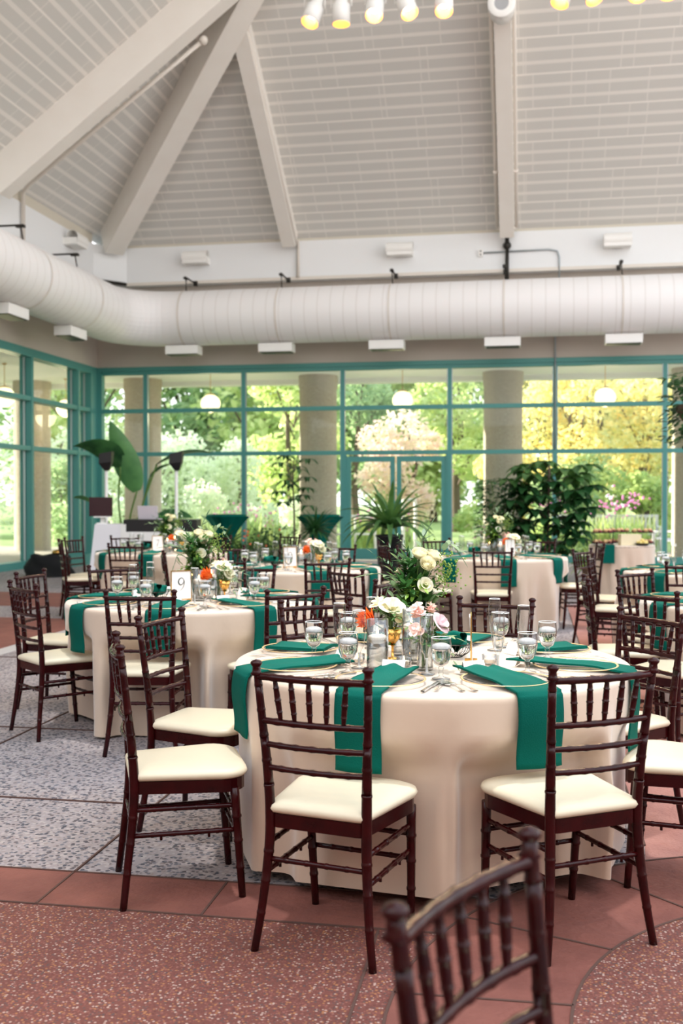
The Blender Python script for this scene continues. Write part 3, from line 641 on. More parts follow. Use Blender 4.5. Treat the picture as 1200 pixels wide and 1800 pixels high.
# ================================================================ TABLES
TB = {'front': (-.402, 4.276), 'nine': (-2.15, 6.502), 'eight': (-2.161, 9.569), 'seven': (-4.274, 11.881), 'five': (-.405, 11.613), 'three': (1.487, 6.974), 'four': (1.599, 9.738)}
TN = {'front': 'the nearest table', 'nine': 'table nine', 'eight': 'table eight', 'seven': 'table seven', 'five': 'the table by the leafy plant', 'three': 'the right-hand near table', 'four': 'the rear right table'}
TOP = .76; RT = .795
def smooth(a, b_, x):
    t = max(0, min(1, (x-a)/(b_-a))); return t*t*(3-2*t)
def cloth_mesh(key, R=RT, top=TOP, seed=0, chairs=True, nfold=10, amp=.085, hem=.05):
    r = random.Random(seed); ph = [r.uniform(0, 2*PI) for _ in range(4)]; n = 240; b = MB(); P = []
    f1, f2, f3 = nfold, nfold*2+1, 5
    c0 = TB.get(key, (0, 0)); near = [(x-c0[0], y-c0[1], math.radians(a)) for t, x, y, a, l in CH if math.hypot(x-c0[0], y-c0[1]) < 1.5] if chairs else []
    prof = [(0.0, top), (R*.5, top), (R*.9, top), (R-.02, top), (R-.006, top-.004), (R, top-.014)]
    zs = [top-.03, top-.07, top-.12] + [top-.12-(top-.12-hem)*i/20 for i in range(1, 21)]
    for (rr, z) in prof:
        for k in range(n):
            a = 2*PI*k/n; P.append((rr*math.cos(a), rr*math.sin(a), z))
    for z in zs:
        d = (top-z)/top
        for k in range(n):
            a = 2*PI*k/n
            A = amp*smooth(.0, .65, d)
            w_ = math.sin(f1*a+ph[0]+.6*math.sin(3*a+ph[1]))
            w_ = (abs(w_)**.6)*(1 if w_ > 0 else -1)
            q = A*(.62*w_ + .25*math.sin(f2*a+ph[2]) + .25*math.sin(f3*a+ph[3])) + .012*d + .006*math.sin(17*a+9*z)*d
            rr = R+.002 + q*(1-.25*smooth(.6, 1, d)) - .02*d
            x, y = rr*math.cos(a), rr*math.sin(a)
            for (qx, qy, qa) in near:
                fx, fy = math.cos(qa), math.sin(qa); lx = (x-qx)*fy - (y-qy)*fx; ly = (x-qx)*fx + (y-qy)*fy
                if ly > -.1 and ly < .47:
                    wgt = (1-smooth(.23, .34, abs(lx)))*(1-smooth(.49, .62, z))
                    push = (.47-ly)*wgt; x += fx*push; y += fy*push
            hz = z + (.012*math.sin(2*a+ph[1]) if z == zs[-1] else 0)
            P.append((x, y, hz))
    b.grid(P, len(prof)+len(zs), n, True)
    return b
tt = MB(); tt.lathe([(0,.725), (.77,.725), (.78,.74), (.77,.755), (0,.755)], 48); tt1 = tt.mesh('tabletop', M['terra'])
tt = MB(); tt.tube([(0,0,0), (0,0,.72)], .03, 10); tt.box((0,0,.02), (.7,.06,.04)); tt.box((0,0,.02), (.06,.7,.04)); tt2 = tt.mesh('pedestal', M['dark'])
for i, (k, (x, y)) in enumerate(TB.items()):
    use([('tabletop', tt1), ('pedestal', tt2)], 'round_table', (x, y, 0), 0, 'round banquet table hidden under its cloth, '+TN[k], 'table', 'round banquet tables')
    put('tablecloth', cloth_mesh(k, seed=i+3, hem=.055 if k == 'front' else .012), M['cloth'], 'floor-length beige cloth draped over '+TN[k], 'tablecloth', 'beige tablecloths', loc=(x, y, .002))

# ---- table ware kits (z = 0 at the table top)
def lathe_mesh(name, prof, m, n=20): b = MB(); b.lathe(prof, n); return b.mesh(name, M[m])
gob = [('foot', lathe_mesh('goblet_foot', [(0,.0), (.034,.0), (.034,.003), (.012,.008), (.007,.014), (.010,.022), (.007,.03), (.011,.040), (.008,.046)], 'glass')),
       ('bowl', lathe_mesh('goblet_bowl', [(.008,.046), (.024,.056), (.034,.078), (.0385,.105), (.037,.132), (.035,.150)], 'glass'), None,
        [('rim', lathe_mesh('goblet_rim', [(.0345,.150), (.0355,.1515), (.0365,.150), (.0355,.1488), (.0345,.150)], 'glassrim'))]),
       ('water', lathe_mesh('goblet_water', [(0,.049), (.022,.058), (.032,.079), (.0365,.105), (.0362,.112), (0,.112)], 'gwater')),
       ('ice', lathe_mesh('goblet_ice', [(0,.110), (.030,.108), (.035,.113), (.034,.124), (.02,.130), (.008,.126), (0,.129)], 'ice', 9))]
flu = [('foot', lathe_mesh('flute_foot', [(0,0), (.032,0), (.032,.003), (.008,.008), (.0055,.016), (.0055,.055), (.008,.062)], 'glass')),
       ('bowl', lathe_mesh('flute_bowl', [(.006,.062), (.016,.080), (.0235,.115), (.0265,.160), (.0255,.200), (.0235,.222)], 'glass'), None, [('rim', lathe_mesh('flute_rim', [(.0228,.222), (.0236,.2232), (.0244,.222), (.0236,.2208), (.0228,.222)], 'glassrim'))]), ('stem', lathe_mesh('flute_stem', [(.0055,.010), (.0042,.018), (.0042,.052), (.0060,.060)], 'glassrim', 10))]
chg = [('plate', lathe_mesh('charger_plate', [(0,.004), (.10,.004), (.115,.009), (.160,.015), (.162,.013), (.115,.005), (.10,.001), (0,.001)], 'plate', 36)),
       ('rim', lathe_mesh('charger_rim', [(.155,.0146), (.162,.0162), (.1635,.014), (.162,.0125)], 'goldrim', 48), 'gold painted rim')]
def fork_mesh(L, k=1.0):
    b = MB(); n = 10; P = []
    for i in range(n+1):
        t = i/n; y = -L/2 + t*L*.72; w_ = (.009-.006*smooth(0, .35, t)+.0045*smooth(.8, 1, t)+.004*smooth(.9, 1, t))*k; z = .004+.008*math.sin(PI*t)**2
        P += [(-w_, y, z), (w_, y, z), (w_, y, z-.002), (-w_, y, z-.002)]
    b.grid(P, n+1, 4, True); y0 = -L/2+.72*L
    b.box((0, y0+.012, .004), (.023*k, .026, .002))
    for x in (-.0095, -.0032, .0032, .0095): b.box((x*k, y0+.044, .006), (.003, .045, .0016), rx=.09)
    return b
def knife_mesh():
    b = MB(); P = []
    for i in range(13):
        t = i/12; y = -.115+.23*t
        if t < .5: w0, w1 = -.007+.002*t, .007-.002*t; th = .0035
        else: w0, w1 = -.0065*(1-smooth(.9, 1, t)), .0095*(1-.75*smooth(.82, 1, t)); th = .0012
        P += [(w0, y, .003+th), (w1, y, .003+th), (w1, y, .003), (w0, y, .003)]
    b.grid(P, 13, 4, True); return b
def spoon_mesh():
    b = MB(); P = []
    for i in range(17):
        t = i/16; y = -.09+.18*t; w_ = .007-.004*smooth(0, .4, t)+.017*max(0, math.sin(PI*max(0, (t-.7)/.3)))**.7 if t > .7 else .007-.004*smooth(0, .4, t)
        z = .004+.004*math.sin(PI*min(1, t/.7))
        P += [(-w_, y, z+.002), (0, y, z-(.004 if t > .72 else -.0012)), (w_, y, z+.002)]
    b.grid(P, 17, 3); return b
FK, FS, KN, SPN = fork_mesh(.205).mesh('dinner_fork', M['steel']), fork_mesh(.175, .92).mesh('salad_fork', M['steel']), knife_mesh().mesh('knife', M['steel']), spoon_mesh().mesh('spoon', M['steel'])
b = MB(); b.add([(-.045,-.022,0), (.045,-.022,0), (.045,0,.05), (-.045,0,.05), (.045,.022,0), (-.045,.022,0)], [(0,1,2,3), (3,2,4,5)], False); PC = b.mesh('place_card', M['card'])
def napkin_mesh(seed, hang=.25, w=.165):
    r = random.Random(seed); b = MB(); path = []; ri = .40
    for i in range(15): t = i/14; path.append((ri+(RT-ri+.004)*t, .0235-.012*smooth(.55, .95, t)+.022*math.exp(-(t/.14)**2)*0 - .006*smooth(.9,1,t), 0))
    for i in range(1, 5): q = PI/2*i/4; path.append((RT+.004+.016*math.sin(q), -.001+.0165*math.cos(q)-.0165-.0, 1))
    for i in range(1, 12): path.append((RT+.021+.006*math.sin(i*.5), -.018-hang*i/11, 1))
    nv = 15; top = []; 
    for i, (rr, z, h) in enumerate(path):
        u = i/(len(path)-1)
        fan = 1.0 if rr > .62 else 1.0-.12*smooth(.62, .4, rr)
        for j in range(nv):
            v = -1+2*j/(nv-1); x = v*w/2*fan
            wave = .006*math.sin(v*2.4+seed)*smooth(.4, 1, u)
            lift = (.014*math.exp(-((v-.35)/.6)**2) + .008*math.exp(-((v+.8)/.25)**2))*math.exp(-((rr-.40)/.07)**2) if not h and rr < .62 else 0
            yy = rr + (wave if h else 0) - (.05*(v+.2)**2 if i == 0 else .05*(v+.2)**2*math.exp(-(rr-.4)/.05) if rr < .6 and not h else 0)
            sag = -.006*v*v if h else 0
            top.append((x, yy+sag, z+lift + (.003*math.sin(v*5+seed) if not h and rr < .7 else 0)))
    n = len(path); b.grid(top, n, nv)
    und = []
    for i in range(n):
        for j in range(nv):
            x, y, z = top[i*nv+j]; h = path[i][2]
            dz = -.007 if not h else -.002; dyy = 0 if not h else -.007
            und.append((x*.995, y+dyy, z+dz))
    o = len(b.v); b.v += und
    for i in range(n-1):
        for j in range(nv-1): b.f.append((o+i*nv+j, o+(i+1)*nv+j, o+(i+1)*nv+j+1, o+i*nv+j+1)); b.sm.append(True)
    edge = [i*nv for i in range(n)] + [(n-1)*nv+j for j in range(nv)] + [i*nv+nv-1 for i in reversed(range(n))] + [j for j in reversed(range(nv))]
    for a_, c_ in zip(edge, edge[1:]):
        if a_ != c_: b.f.append((a_, c_, o+c_, o+a_)); b.sm.append(False)
    return b
NK = [napkin_mesh(s, h, w).mesh('napkin', M['napkin']) for s, h, w in ((1, .25, .165), (2, .235, .175), (3, .27, .155), (4, .22, .17))]
def napkin_flat(seed):           # folded napkin lying wholly on the plate
    b = MB(); P = []; nu, nv = 12, 9
    for i in range(nu):
        for j in range(nv):
            u, v = i/(nu-1), j/(nv-1); x = -.08+.16*v; y = .44+.27*u
            P.append((x, y, .021+.016*math.exp(-((u-.02)/.12)**2)*math.sin(PI*v)+.004*math.sin(6*v+seed)))
    b.grid(P, nu, nv); o = len(b.v); b.v += [(x, y, z-.013) for x, y, z in P]
    for i in range(nu-1):
        for j in range(nv-1): b.f.append((o+i*nv+j, o+(i+1)*nv+j, o+(i+1)*nv+j+1, o+i*nv+j+1)); b.sm.append(True)
    edge = [i*nv for i in range(nu)] + [(nu-1)*nv+j for j in range(nv)] + [i*nv+nv-1 for i in reversed(range(nu))] + list(reversed(range(nv)))
    for a_, c_ in zip(edge, edge[1:]):
        if a_ != c_: b.f.append((a_, c_, o+c_, o+a_)); b.sm.append(False)
    return b
for (x, y) in TB.values():      # unseen narrow spots, added overhead to whiten the tabletops
    q = bpy.data.lights.new('added_table_spot', 'SPOT'); q.energy = 2600; q.color = (1,.97,.94); q.spot_size = .27; q.spot_blend = 1; q.shadow_soft_size = .15
    lo = bpy.data.objects.new('added_table_spot', q); COL.objects.link(lo); lo.location = (x, y+.3, 8.6); lo.rotation_euler = (-.038, 0, 0)
ZT = TOP+.0045
NF = napkin_flat(2).mesh('napkin_flat', M['napkin'])
SIDE = ['near side', 'near right', 'right side', 'far right', 'far side', 'far left', 'left side', 'near left']
base = math.atan2(-C_, S_)       # direction from a table towards the photographer
for ti, (key, (tx, ty)) in enumerate(TB.items()):
    first = math.radians({'front': -22.5, 'nine': -5, 'eight': -27, 'seven': -5, 'five': 3, 'three': -30, 'four': -10}[key])
    for k in range(8):
        a = base+first+k*PI/4; deg = math.degrees(first)+45*k
        side = SIDE[int(((deg+360+22.5) % 360)//45)] if key != 'front' else ['near left', 'near right', 'right side', 'far right', 'far side', 'far left', 'left side behind', 'left side'][k]
        # at the place: local +y points outwards; rz so that +y -> direction a
        rz = a-PI/2; tn = TN[key]; lab = lambda s: '%s at the %s of %s' % (s, side, tn)
        def at(xl, yl, z=ZT): c, s = math.cos(rz), math.sin(rz); return (tx+xl*c-yl*s, ty+xl*s+yl*c, z)
        use(chg, 'charger_plate', at(0, .585), rz, lab('gold-rimmed glass charger'), 'charger plate', 'glass chargers')
        vis = True
        if key == 'front' and k in (3, 6): one('napkin', NF, (tx, ty, ZT), rz, lab('flat folded teal napkin'), 'napkin', 'teal napkins')
        else: one('napkin', NK[(k+ti) % 4], (tx, ty, ZT), rz, lab('draped teal napkin'), 'napkin', 'teal napkins')
        one('dinner_fork', FK, at(.195, .60), rz+PI+.05, lab('steel dinner fork'), 'fork', 'dinner forks')
        if key in ('front', 'nine'):
            one('salad_fork', FS, at(.225, .60), rz+PI-.08, lab('small steel salad fork'), 'fork', 'salad forks')
            one('spoon', SPN, at(-.225, .59), rz+PI+.1, lab('steel spoon'), 'spoon', 'spoons')
            one('place_card', PC, at(.02, .385), rz+PI, lab('white tented place card'), 'place card', 'place cards')
        one('table_knife', KN, at(-.195, .60), rz+PI+.04, lab('steel table knife'), 'knife', 'table knives')
        use(gob, 'water_goblet', at(-.18, .44), k*1.3, lab('stemmed goblet of iced water'), 'goblet', 'water goblets')
        use(flu, 'champagne_flute', at(-.10, .36), k, lab('empty champagne flute'), 'flute', 'champagne flutes')

# ================================================================ FLOWERS AND CENTREPIECES
def petal(b, R, h, a, span, tilt, z0=0., flare=.25, n=4):
    P = []
    for i in range(n+1):
        t = i/n; rr = R*(.25+.75*math.sin(min(1, t*1.25)*PI/2)) + math.sin(tilt)*h*t*.6 + flare*R*max(0, t-.7)*1.6
        zz = z0 + h*t*math.cos(tilt) - flare*R*max(0, t-.85)*2
        wsp = span*(.45+.55*math.sin(PI*(.15+.75*t)))
        for j in range(n+1):
            q = a + wsp*(-1+2*j/n); e = 1-.10*abs(-1+2*j/n)**2*t
            P.append((rr*math.cos(q), rr*math.sin(q), zz*e if t > .5 else zz))
    b.grid(P, n+1, n+1)
def rose(R, seed=0, openn=.5, layers=4):
    r = random.Random(seed); b = MB()
    for L in range(layers):
        q = L/(layers-1); k = 3+L
        for i in range(k): petal(b, R*(.3+.6*q), R*(1.55-.35*q), 2*PI*i/k+L*.7+r.uniform(-.2,.2), 1.25-.3*q, openn*q, 0, .12+.3*q*openn*2)
    return b
ROSE = [rose(.027, s, o, 5).mesh('rose', M['rosew']) for s, o in ((1, .08), (2, .18))]
LISI = rose(.032, 5, 1.0, 3).mesh('lisianthus', M['rosew'])
LIL = rose(.036, 9, .95, 3).mesh('anemone', M['rosel'])
b = MB(); r_ = random.Random(3)
for i in range(10):
    q = rose(.012, i, .8, 2); c = (r_.uniform(-.022,.022), r_.uniform(-.022,.022), .035+.05*i/10*r_.uniform(.6,1)); b.add([(x+c[0], y+c[1], z+c[2]) for x, y, z in q.v], q.f)
STOCK = b.mesh('stock', M['rosep'])
b = MB()
for i in range(46):
    q = i*2.4; t = i/46; b.blade((0,0,0), (math.cos(q)*(.10+.5*t), math.sin(q)*(.10+.5*t), 1.1-.35*t), .085-.01*t, .024, .15*t, 5, .3)
PROT = b.mesh('protea', M['orange'])
def spray(b, pts, L, W, n, r, stem=.0018, both=True, fold=.15):
    P = curve_pts(pts, 6); ln = len(P)-1
    for i in range(n):
        k = int(ln*(.25+.75*i/n)); p = P[k]; d = (P[min(k+1, ln)]-P[max(k-1, 0)]).normalized()
        for s in ((-1, 1) if both else ((-1)**i,)):
            o = d.cross(Vector((r.uniform(-.6,.6), r.uniform(-.6,.6), 1))).normalized()*s
            b.blade(p, d*.55+o*.8+Vector((0,0,r.uniform(-.2,.35))), L*r.uniform(.75,1.1)*(1-.35*i/n), W*r.uniform(.8,1.1)*(1-.3*i/n), .35, 5, fold)
    b.blade(P[-1], P[-1]-P[-2], L*.8, W*.7, .2, 5)
    return P
def place_mesh(me, p, d, sc=1):    # mesh's z axis -> d
    return (Vector(p), Vector(d).to_track_quat('Z', 'Y').to_euler(), sc)
def tall_arrangement(loc, rz, label, sc=1.0):
    r = random.Random(int(loc[0]*100)); t = thing('flower_arrangement', loc, rz, label, 'flowers', 'tall centrepiece arrangements', sc)
    st = MB(); top = (.0, .0, .24)
    heads = [((.015,-.01,.415), (.1,-.5,1)), ((.075,.0,.405), (.5,-.3,1)), ((.045,-.04,.375), (.2,-.9,.6))]
    for i, (h, d) in enumerate(heads):
        st.tube(curve_pts([(r.uniform(-.03,.03), r.uniform(-.03,.03), .015), (0,0,.22), h]), .003, 6)
        p, e, k = place_mesh(None, h, d); o = link('white_rose', ROSE[i % 2], t, p-Vector(d).normalized()*.02, e, 1.25)
    for h, d in (((.10,.05,.30), (.8,-.2,.6)), ((-.06,.06,.33), (-.5,.1,.9)), ((.035,-.06,.29), (.2,-1,.4))):
        p, e, k = place_mesh(None, h, d); link('white_rose', LISI, t, p, e, .6)
    for i in range(5): st.tube([(r.uniform(-.035,.035), r.uniform(-.035,.035), .01), (r.uniform(-.01,.01), r.uniform(-.01,.01), .25)], .0035, 6)
    put('stem', st, M['stem'], parent=t)
    b = MB()
    for pts in ([(0,0,.2), (-.06,0,.30), (-.15,-.02,.335), (-.21,-.03,.33)], [(0,0,.2), (-.05,-.04,.25), (-.11,-.06,.285), (-.135,-.07,.22)], [(0,0,.22), (.03,.02,.38), (.03,.03,.47), (.06,.02,.53)], [(0,0,.22), (.10,.0,.40), (.15,.0,.46), (.19,.0,.41)]):
        spray(b, pts, .075, .030, 7, r, both=False)
        b.tube(curve_pts(pts), .002, 5)
    put('eucalyptus_branch', b, M['leafgrey'], parent=t)
    b = MB()
    for i in range(44):
        q = r.uniform(0, 2*PI); rr = r.uniform(.03, .14); z = r.uniform(.20, .41); spray(b, [(0,0,.2), (rr*.5*math.cos(q), rr*.5*math.sin(q), z-.04), (rr*math.cos(q), rr*math.sin(q), z)], .066, .032, 4, r)
    put('dark_greenery', b, M['leafmid'], parent=t)
    b = MB()
    for i in range(16):
        q = r.uniform(2.2, 5.2); rr = r.uniform(.05, .12); z = r.uniform(.16, .32); spray(b, [(0,0,.16), (rr*.5*math.cos(q), rr*.5*math.sin(q), z), (rr*math.cos(q), rr*math.sin(q), z-.02)], .042, .024, 6, r)
    put('lime_greenery', b, M['leaflime'], parent=t)
    b = MB()
    for i in range(160):
        q = Vector((.13, .02, .34)) + Vector((r.gauss(0,.035), r.gauss(0,.03), r.gauss(0,.05))); b.ball(q, .0045, 5)
    put('seed_sprig', b, M['leaflime'], parent=t, kind='stuff')
    b = MB()
    for i, (pts) in enumerate(([(0,0,.24), (-.07,.05,.40), (-.14,.06,.47)], [(0,0,.24), (-.03,.08,.42), (-.08,.1,.5)], [(0,0,.24), (-.10,.02,.36), (-.18,.05,.42)])):
        spray(b, pts, .045, .010, 10, r)
    put('thin_foliage', b, M['leafdark'], parent=t)
    return t
def low_bouquet(loc, rz, label, kind, sc=1):
    r = random.Random(int(loc[1]*77)); t = thing('small_bouquet', loc, rz, label, 'flowers', 'small bouquets', sc)
    st = MB()
    hd = {'orange': [(PROT, (-.075,-.02,.095), (-.75,-.75,.5), 1.1, 'orange_protea'), (LISI, (-.005,-.01,.155), (.15,-.5,1), 1.0, 'white_lisianthus'), (LISI, (-.05,.02,.165), (-.4,-.1,1), .8, 'white_lisianthus'), (LISI, (.03,-.03,.12), (.6,-.8,.5), .7, 'white_lisianthus')],
          'pink': [(STOCK, (-.015,0,.165), (-.25,-.3,1), 1.05, 'pink_stock'), (STOCK, (-.02,-.01,.125), (-.3,-.8,.6), .85, 'pink_stock'), (LIL, (.05,-.01,.175), (.75,-.45,.6), .72, 'lilac_anemone'), (STOCK, (.02,.02,.19), (.1,.2,1), .7, 'pink_stock')],
          'mixed': [(LISI, (-.03,0,.15), (-.4,-.3,1), 1, 'white_lisianthus'), (STOCK, (.03,0,.14), (.4,-.2,1), 1, 'pink_stock'), (PROT, (-.06,.01,.11), (-.8,-.4,.7), .7, 'orange_protea')]}[kind]
    for me, h, d, k, n in hd:
        p, e, _ = place_mesh(None, h, d); link(n, me, t, p, e, k); st.tube([(r.uniform(-.012,.012), r.uniform(-.012,.012), .006), (h[0]*.4, h[1]*.4, h[2]*.7), h], .003, 6)
    for i in range(3): st.tube([(r.uniform(-.014,.014), r.uniform(-.014,.014), .006), (r.uniform(-.012,.012), r.uniform(-.012,.012), .14)], .0035, 6)
    put('stem', st, M['stem'], parent=t)
    b = MB()
    for i in range(11):
        q = r.uniform(0, 2*PI); rr = r.uniform(.05,.10); z = r.uniform(.10,.17); spray(b, [(0,0,.10), (rr*.5*math.cos(q), rr*.5*math.sin(q), z), (rr*math.cos(q), rr*math.sin(q), z)], .045, .02, 3, r)
    put('greenery', b, M['leafmid'], parent=t); b = MB()
    for pts in ([(0,0,.1), (.06,-.05,.10), (.10,-.07,.045)], [(0,0,.1), (.08,.0,.13), (.12,.0,.12)]): spray(b, pts, .06, .03, 4, r, both=False)
    put('eucalyptus_sprig', b, M['leafgrey'], parent=t)
    return t
def vase_kit(r, h, wl):
    return [('glass', lathe_mesh('vase_glass', [(0,.0), (r*.96,.0), (r,.004), (r,h), (r-.0035,h), (r-.0035,.010), (0,.010)], 'glass', 28)), ('water', lathe_mesh('vase_water', [(0,.012), (r-.005,.012), (r-.005,wl), (0,wl)], 'water', 24))]
TALLV = vase_kit(.048, .23, .14)
def bottle_kit():
    return [('glass', lathe_mesh('bottle_vase', [(0,0), (.030,0), (.033,.004), (.030,.05), (.024,.10), (.021,.14), (.023,.165), (.021,.165), (.019,.14), (.022,.10), (.028,.05), (.030,.009), (0,.009)], 'glass', 24)), ('water', lathe_mesh('bottle_water', [(0,.011), (.029,.011), (.027,.05), (.0215,.10), (.0,.10)], 'water', 20))]
BOT = bottle_kit()
COMP = [('cup', lathe_mesh('compote_cup', [(0,.055), (.008,.058), (.03,.085), (.038,.125), (.036,.125), (.028,.088), (0,.066)], 'gold', 24)), ('stand', lathe_mesh('compote_stand', [(0,0), (.03,0), (.03,.003), (.006,.008), (.005,.05), (.012,.057)], 'gold', 20))]
def candle_kit(r, h, wl):
    k = vase_kit(r, h, wl); k[0] = ('glass_cylinder', k[0][1])
    b = MB(); b.lathe([(0,.0), (r*.6,.0), (r*.86,.008), (r*.92,.017), (r*.88,.027), (r*.6,.031), (0,.030)], 24); b.v = [(x, y, z+wl-.011) for x, y, z in b.v]
    f = MB(); f.lathe([(0,0), (.0035,.006), (.0045,.012), (.003,.022), (0,.032)], 10); f.v = [(x, y, z+wl+.019) for x, y, z in f.v]
    c = MB(); c.tube([(0,0,wl+.012), (0,0,wl+.022)], .001, 5)
    return k + [('floating_candle', b.mesh('floating_candle', M['wax']), None, [('flame', f.mesh('flame', M['flame'])), ('wick', c.mesh('wick', M['wick']))])]
CAN1, CAN2 = candle_kit(.042, .195, .115), candle_kit(.038, .215, .135)
VOT = [('glass_cup', lathe_mesh('votive_cup', [(0,0), (.026,0), (.029,.003), (.030,.038), (.0275,.038), (.0265,.006), (0,.006)], 'glass', 20)), ('tealight', lathe_mesh('tealight', [(0,.008), (.021,.008), (.021,.022), (0,.021)], 'wax', 16), None, [('flame', lathe_mesh('tea_flame', [(0,.021), (.003,.026), (.003,.032), (0,.042)], 'flame', 8))])]
b = MB()
for i in range(30):
    q = 2*PI*i/30; b.tube([(.035*math.cos(q), .035*math.sin(q), .003), (.062*math.cos(q+.15), .062*math.sin(q+.15), .02), (.082*math.cos(q+.3), .082*math.sin(q+.3), .058)], .0011, 4, False)
for z, rr in ((.058, .082), (.003, .035)):
    b.tube([(rr*math.cos(2*PI*i/24), rr*math.sin(2*PI*i/24), z) for i in range(25)], .0022, 5, False)
BASK = b.mesh('wire_basket', M['darkmetal'])
def roll_mesh():
    r = random.Random(5); b = MB()
    for k in range(3):
        a = k*2.1; c = Vector((.025*math.cos(a), .025*math.sin(a), .062+.008*k)); d = Vector((math.cos(a+1), math.sin(a+1), .25)).normalized(); P = []
        for i in range(13):
            t = -1+2*i/12
            for j in range(14):
                q = 2*PI*j/14; rr = (.028+.006*math.sin(3*q+i*.5))*math.sqrt(max(.05, 1-.55*t*t)); s = d.cross(Vector((0,0,1))).normalized(); u = s.cross(d)
                P.append(c+d*t*.062+(s*math.cos(q)+u*math.sin(q))*rr)
        b.grid(P, 13, 14, True)
    return b
ROLL = roll_mesh().mesh('napkin_bundle', M['napkin'])
# numerals drawn as ribbons of varying width
def ribbon(b, pts, wf, y=-.0035, k=8):
    P = curve_pts([(x, 0, z) for x, z in pts], k); n = len(P)-1; V = []
    for i, p in enumerate(P):
        d = (P[min(i+1, n)]-P[max(i-1, 0)]).normalized(); s = Vector((-d.z, 0, d.x)); w_ = wf(i/n)
        V += [(p.x+s.x*w_, y, p.z+s.z*w_), (p.x-s.x*w_, y, p.z-s.z*w_)]
    b.grid(V, n+1, 2, smooth=False)
def numeral(ch):
    b = MB()
    if ch == '9':
        ribbon(b, [(.017,.024), (.010,.036), (-.004,.037), (-.016,.024), (-.017,.008), (-.008,-.004), (.004,-.002), (.013,.008), (.018,.022)], lambda t: .0011+.0026*math.sin(PI*t)**2)
        ribbon(b, [(.017,.026), (.019,.008), (.015,-.012), (.004,-.030), (-.010,-.040)], lambda t: .0030-.0023*t)
    elif ch == '8':
        ribbon(b, [(.000,.0), (-.012,.010), (-.013,.025), (-.004,.036), (.006,.036), (.013,.025), (.009,.010), (0,.0)], lambda t: .001+.0022*abs(math.sin(PI*t*2)))
        ribbon(b, [(.000,.0), (.016,-.012), (.016,-.028), (.005,-.038), (-.006,-.038), (-.016,-.027), (-.014,-.010), (0,.0)], lambda t: .001+.0026*abs(math.sin(PI*t*2)))
    else:
        ribbon(b, [(-.018,.035), (.018,.035)], lambda t: .0022); ribbon(b, [(.018,.035), (.006,.008), (-.004,-.018), (-.007,-.039)], lambda t: .0012+.002*t)
    return b.mesh('numeral', M['ink'])
b = MB(); b.box((0,0,0), (.122,.004,.172)); CARD = b.mesh('card', M['card'])
b = MB()
for x in (-.064,.064): b.box((x,0,0), (.006,.005,.184))
for z in (-.089,.089): b.box((0,0,z), (.122,.005,.006))
for x in (-.05,.05): b.box((x,.0,-.098), (.014,.05,.012))
CFR = b.mesh('frame', M['gold'])
def number_card(loc, rz, ch, label):
    t = thing('table_number_card', loc, rz, label, 'table number', 'table number cards')
    link('card', CARD, t, (0,0,.104), (-.06,0,0)); link('frame', CFR, t, (0,0,.104), (-.0,0,0))
    if ch: link('numeral', numeral(ch), t, (0,0,.110), (-.06,0,0))
view = math.atan2(S_, C_)        # faces the photographer
def centre(key, items):
    X0, Y0 = {'front': (.363,4.28), 'nine': (-.963,6.78), 'eight': (-.43,9.8), 'seven': (-2.1,12.45), 'five': (1.66,11.5), 'three': (2.7,6.6), 'four': (3.3,9.3)}[key]
    tn = TN[key]
    for it in items:
        kind, dx_, dy_ = it[:3]; x, y = pl(X0+dx_, Y0+dy_); L = (x, y, ZT)
        ex = it[3] if len(it) > 3 else ''
        if kind == 'tall': use(TALLV, 'cylinder_vase', L, 0, 'tall clear vase holding roses and eucalyptus on '+tn, 'vase', 'cylinder vases'); tall_arrangement(L, view, 'tall arrangement of white roses and eucalyptus on '+tn)
        if kind == 'pink': use(BOT, 'bud_vase', L, 0, 'slim clear bud vase with green stems on '+tn, 'vase', 'bud vases'); low_bouquet(L, view, 'pink stock and lilac anemone in a bud vase on '+tn, 'pink')
        if kind in ('orange', 'mixed'): use(COMP, 'gold_compote', L, 0, 'small gold compote vase%s on %s' % (ex, tn), 'vase', 'gold compotes'); low_bouquet((x, y, ZT+.05), view, '%s bouquet with white blooms%s on %s' % ('orange protea' if kind == 'orange' else 'mixed orange and pink', ex, tn), kind)
        if kind == 'can1': use(CAN1, 'candle_cylinder', L, 0, 'floating lit candle in glass cylinder, %s, on %s' % (ex, tn), 'candle holder', 'floating candle cylinders')
        if kind == 'can2': use(CAN2, 'candle_cylinder', L, 0, 'floating lit candle in taller cylinder, %s, on %s' % (ex, tn), 'candle holder', 'floating candle cylinders')
        if kind == 'vot': use(VOT, 'tealight_holder', L, 0, 'low glass tealight holder, %s, on %s' % (ex, tn), 'tealight', 'tealight holders')
        if kind == 'basket': one('wire_basket', BASK, L, 0, 'dark wire basket on '+tn, 'basket', 'wire baskets'); one('napkin_bundle', ROLL, L, .4, 'bundled teal napkins heaped in the wire basket on '+tn, 'napkin', 'napkin bundles')
        if kind == 'card': number_card(L, view+it[4], it[3], ('white gold-framed card reading %s on %s' % (it[3], tn)) if it[3] else 'white gold-framed table card on '+tn)
centre('front', [('tall', -.05, .17), ('pink', -.044, -.27), ('orange', -.155, .0), ('can1', -.226, -.28, 'left of the bud vase'), ('can2', -.085, -.10, 'behind the bud vase'), ('can2', -.11, .10, 'hindmost of three'), ('basket', .10, .05), ('card', .15, -.12, '', 1.45),
                 ('vot', -.30, -.12, 'at the left'), ('vot', -.12, -.19, 'left of the bud vase'), ('vot', .22, -.14, 'at the right')])
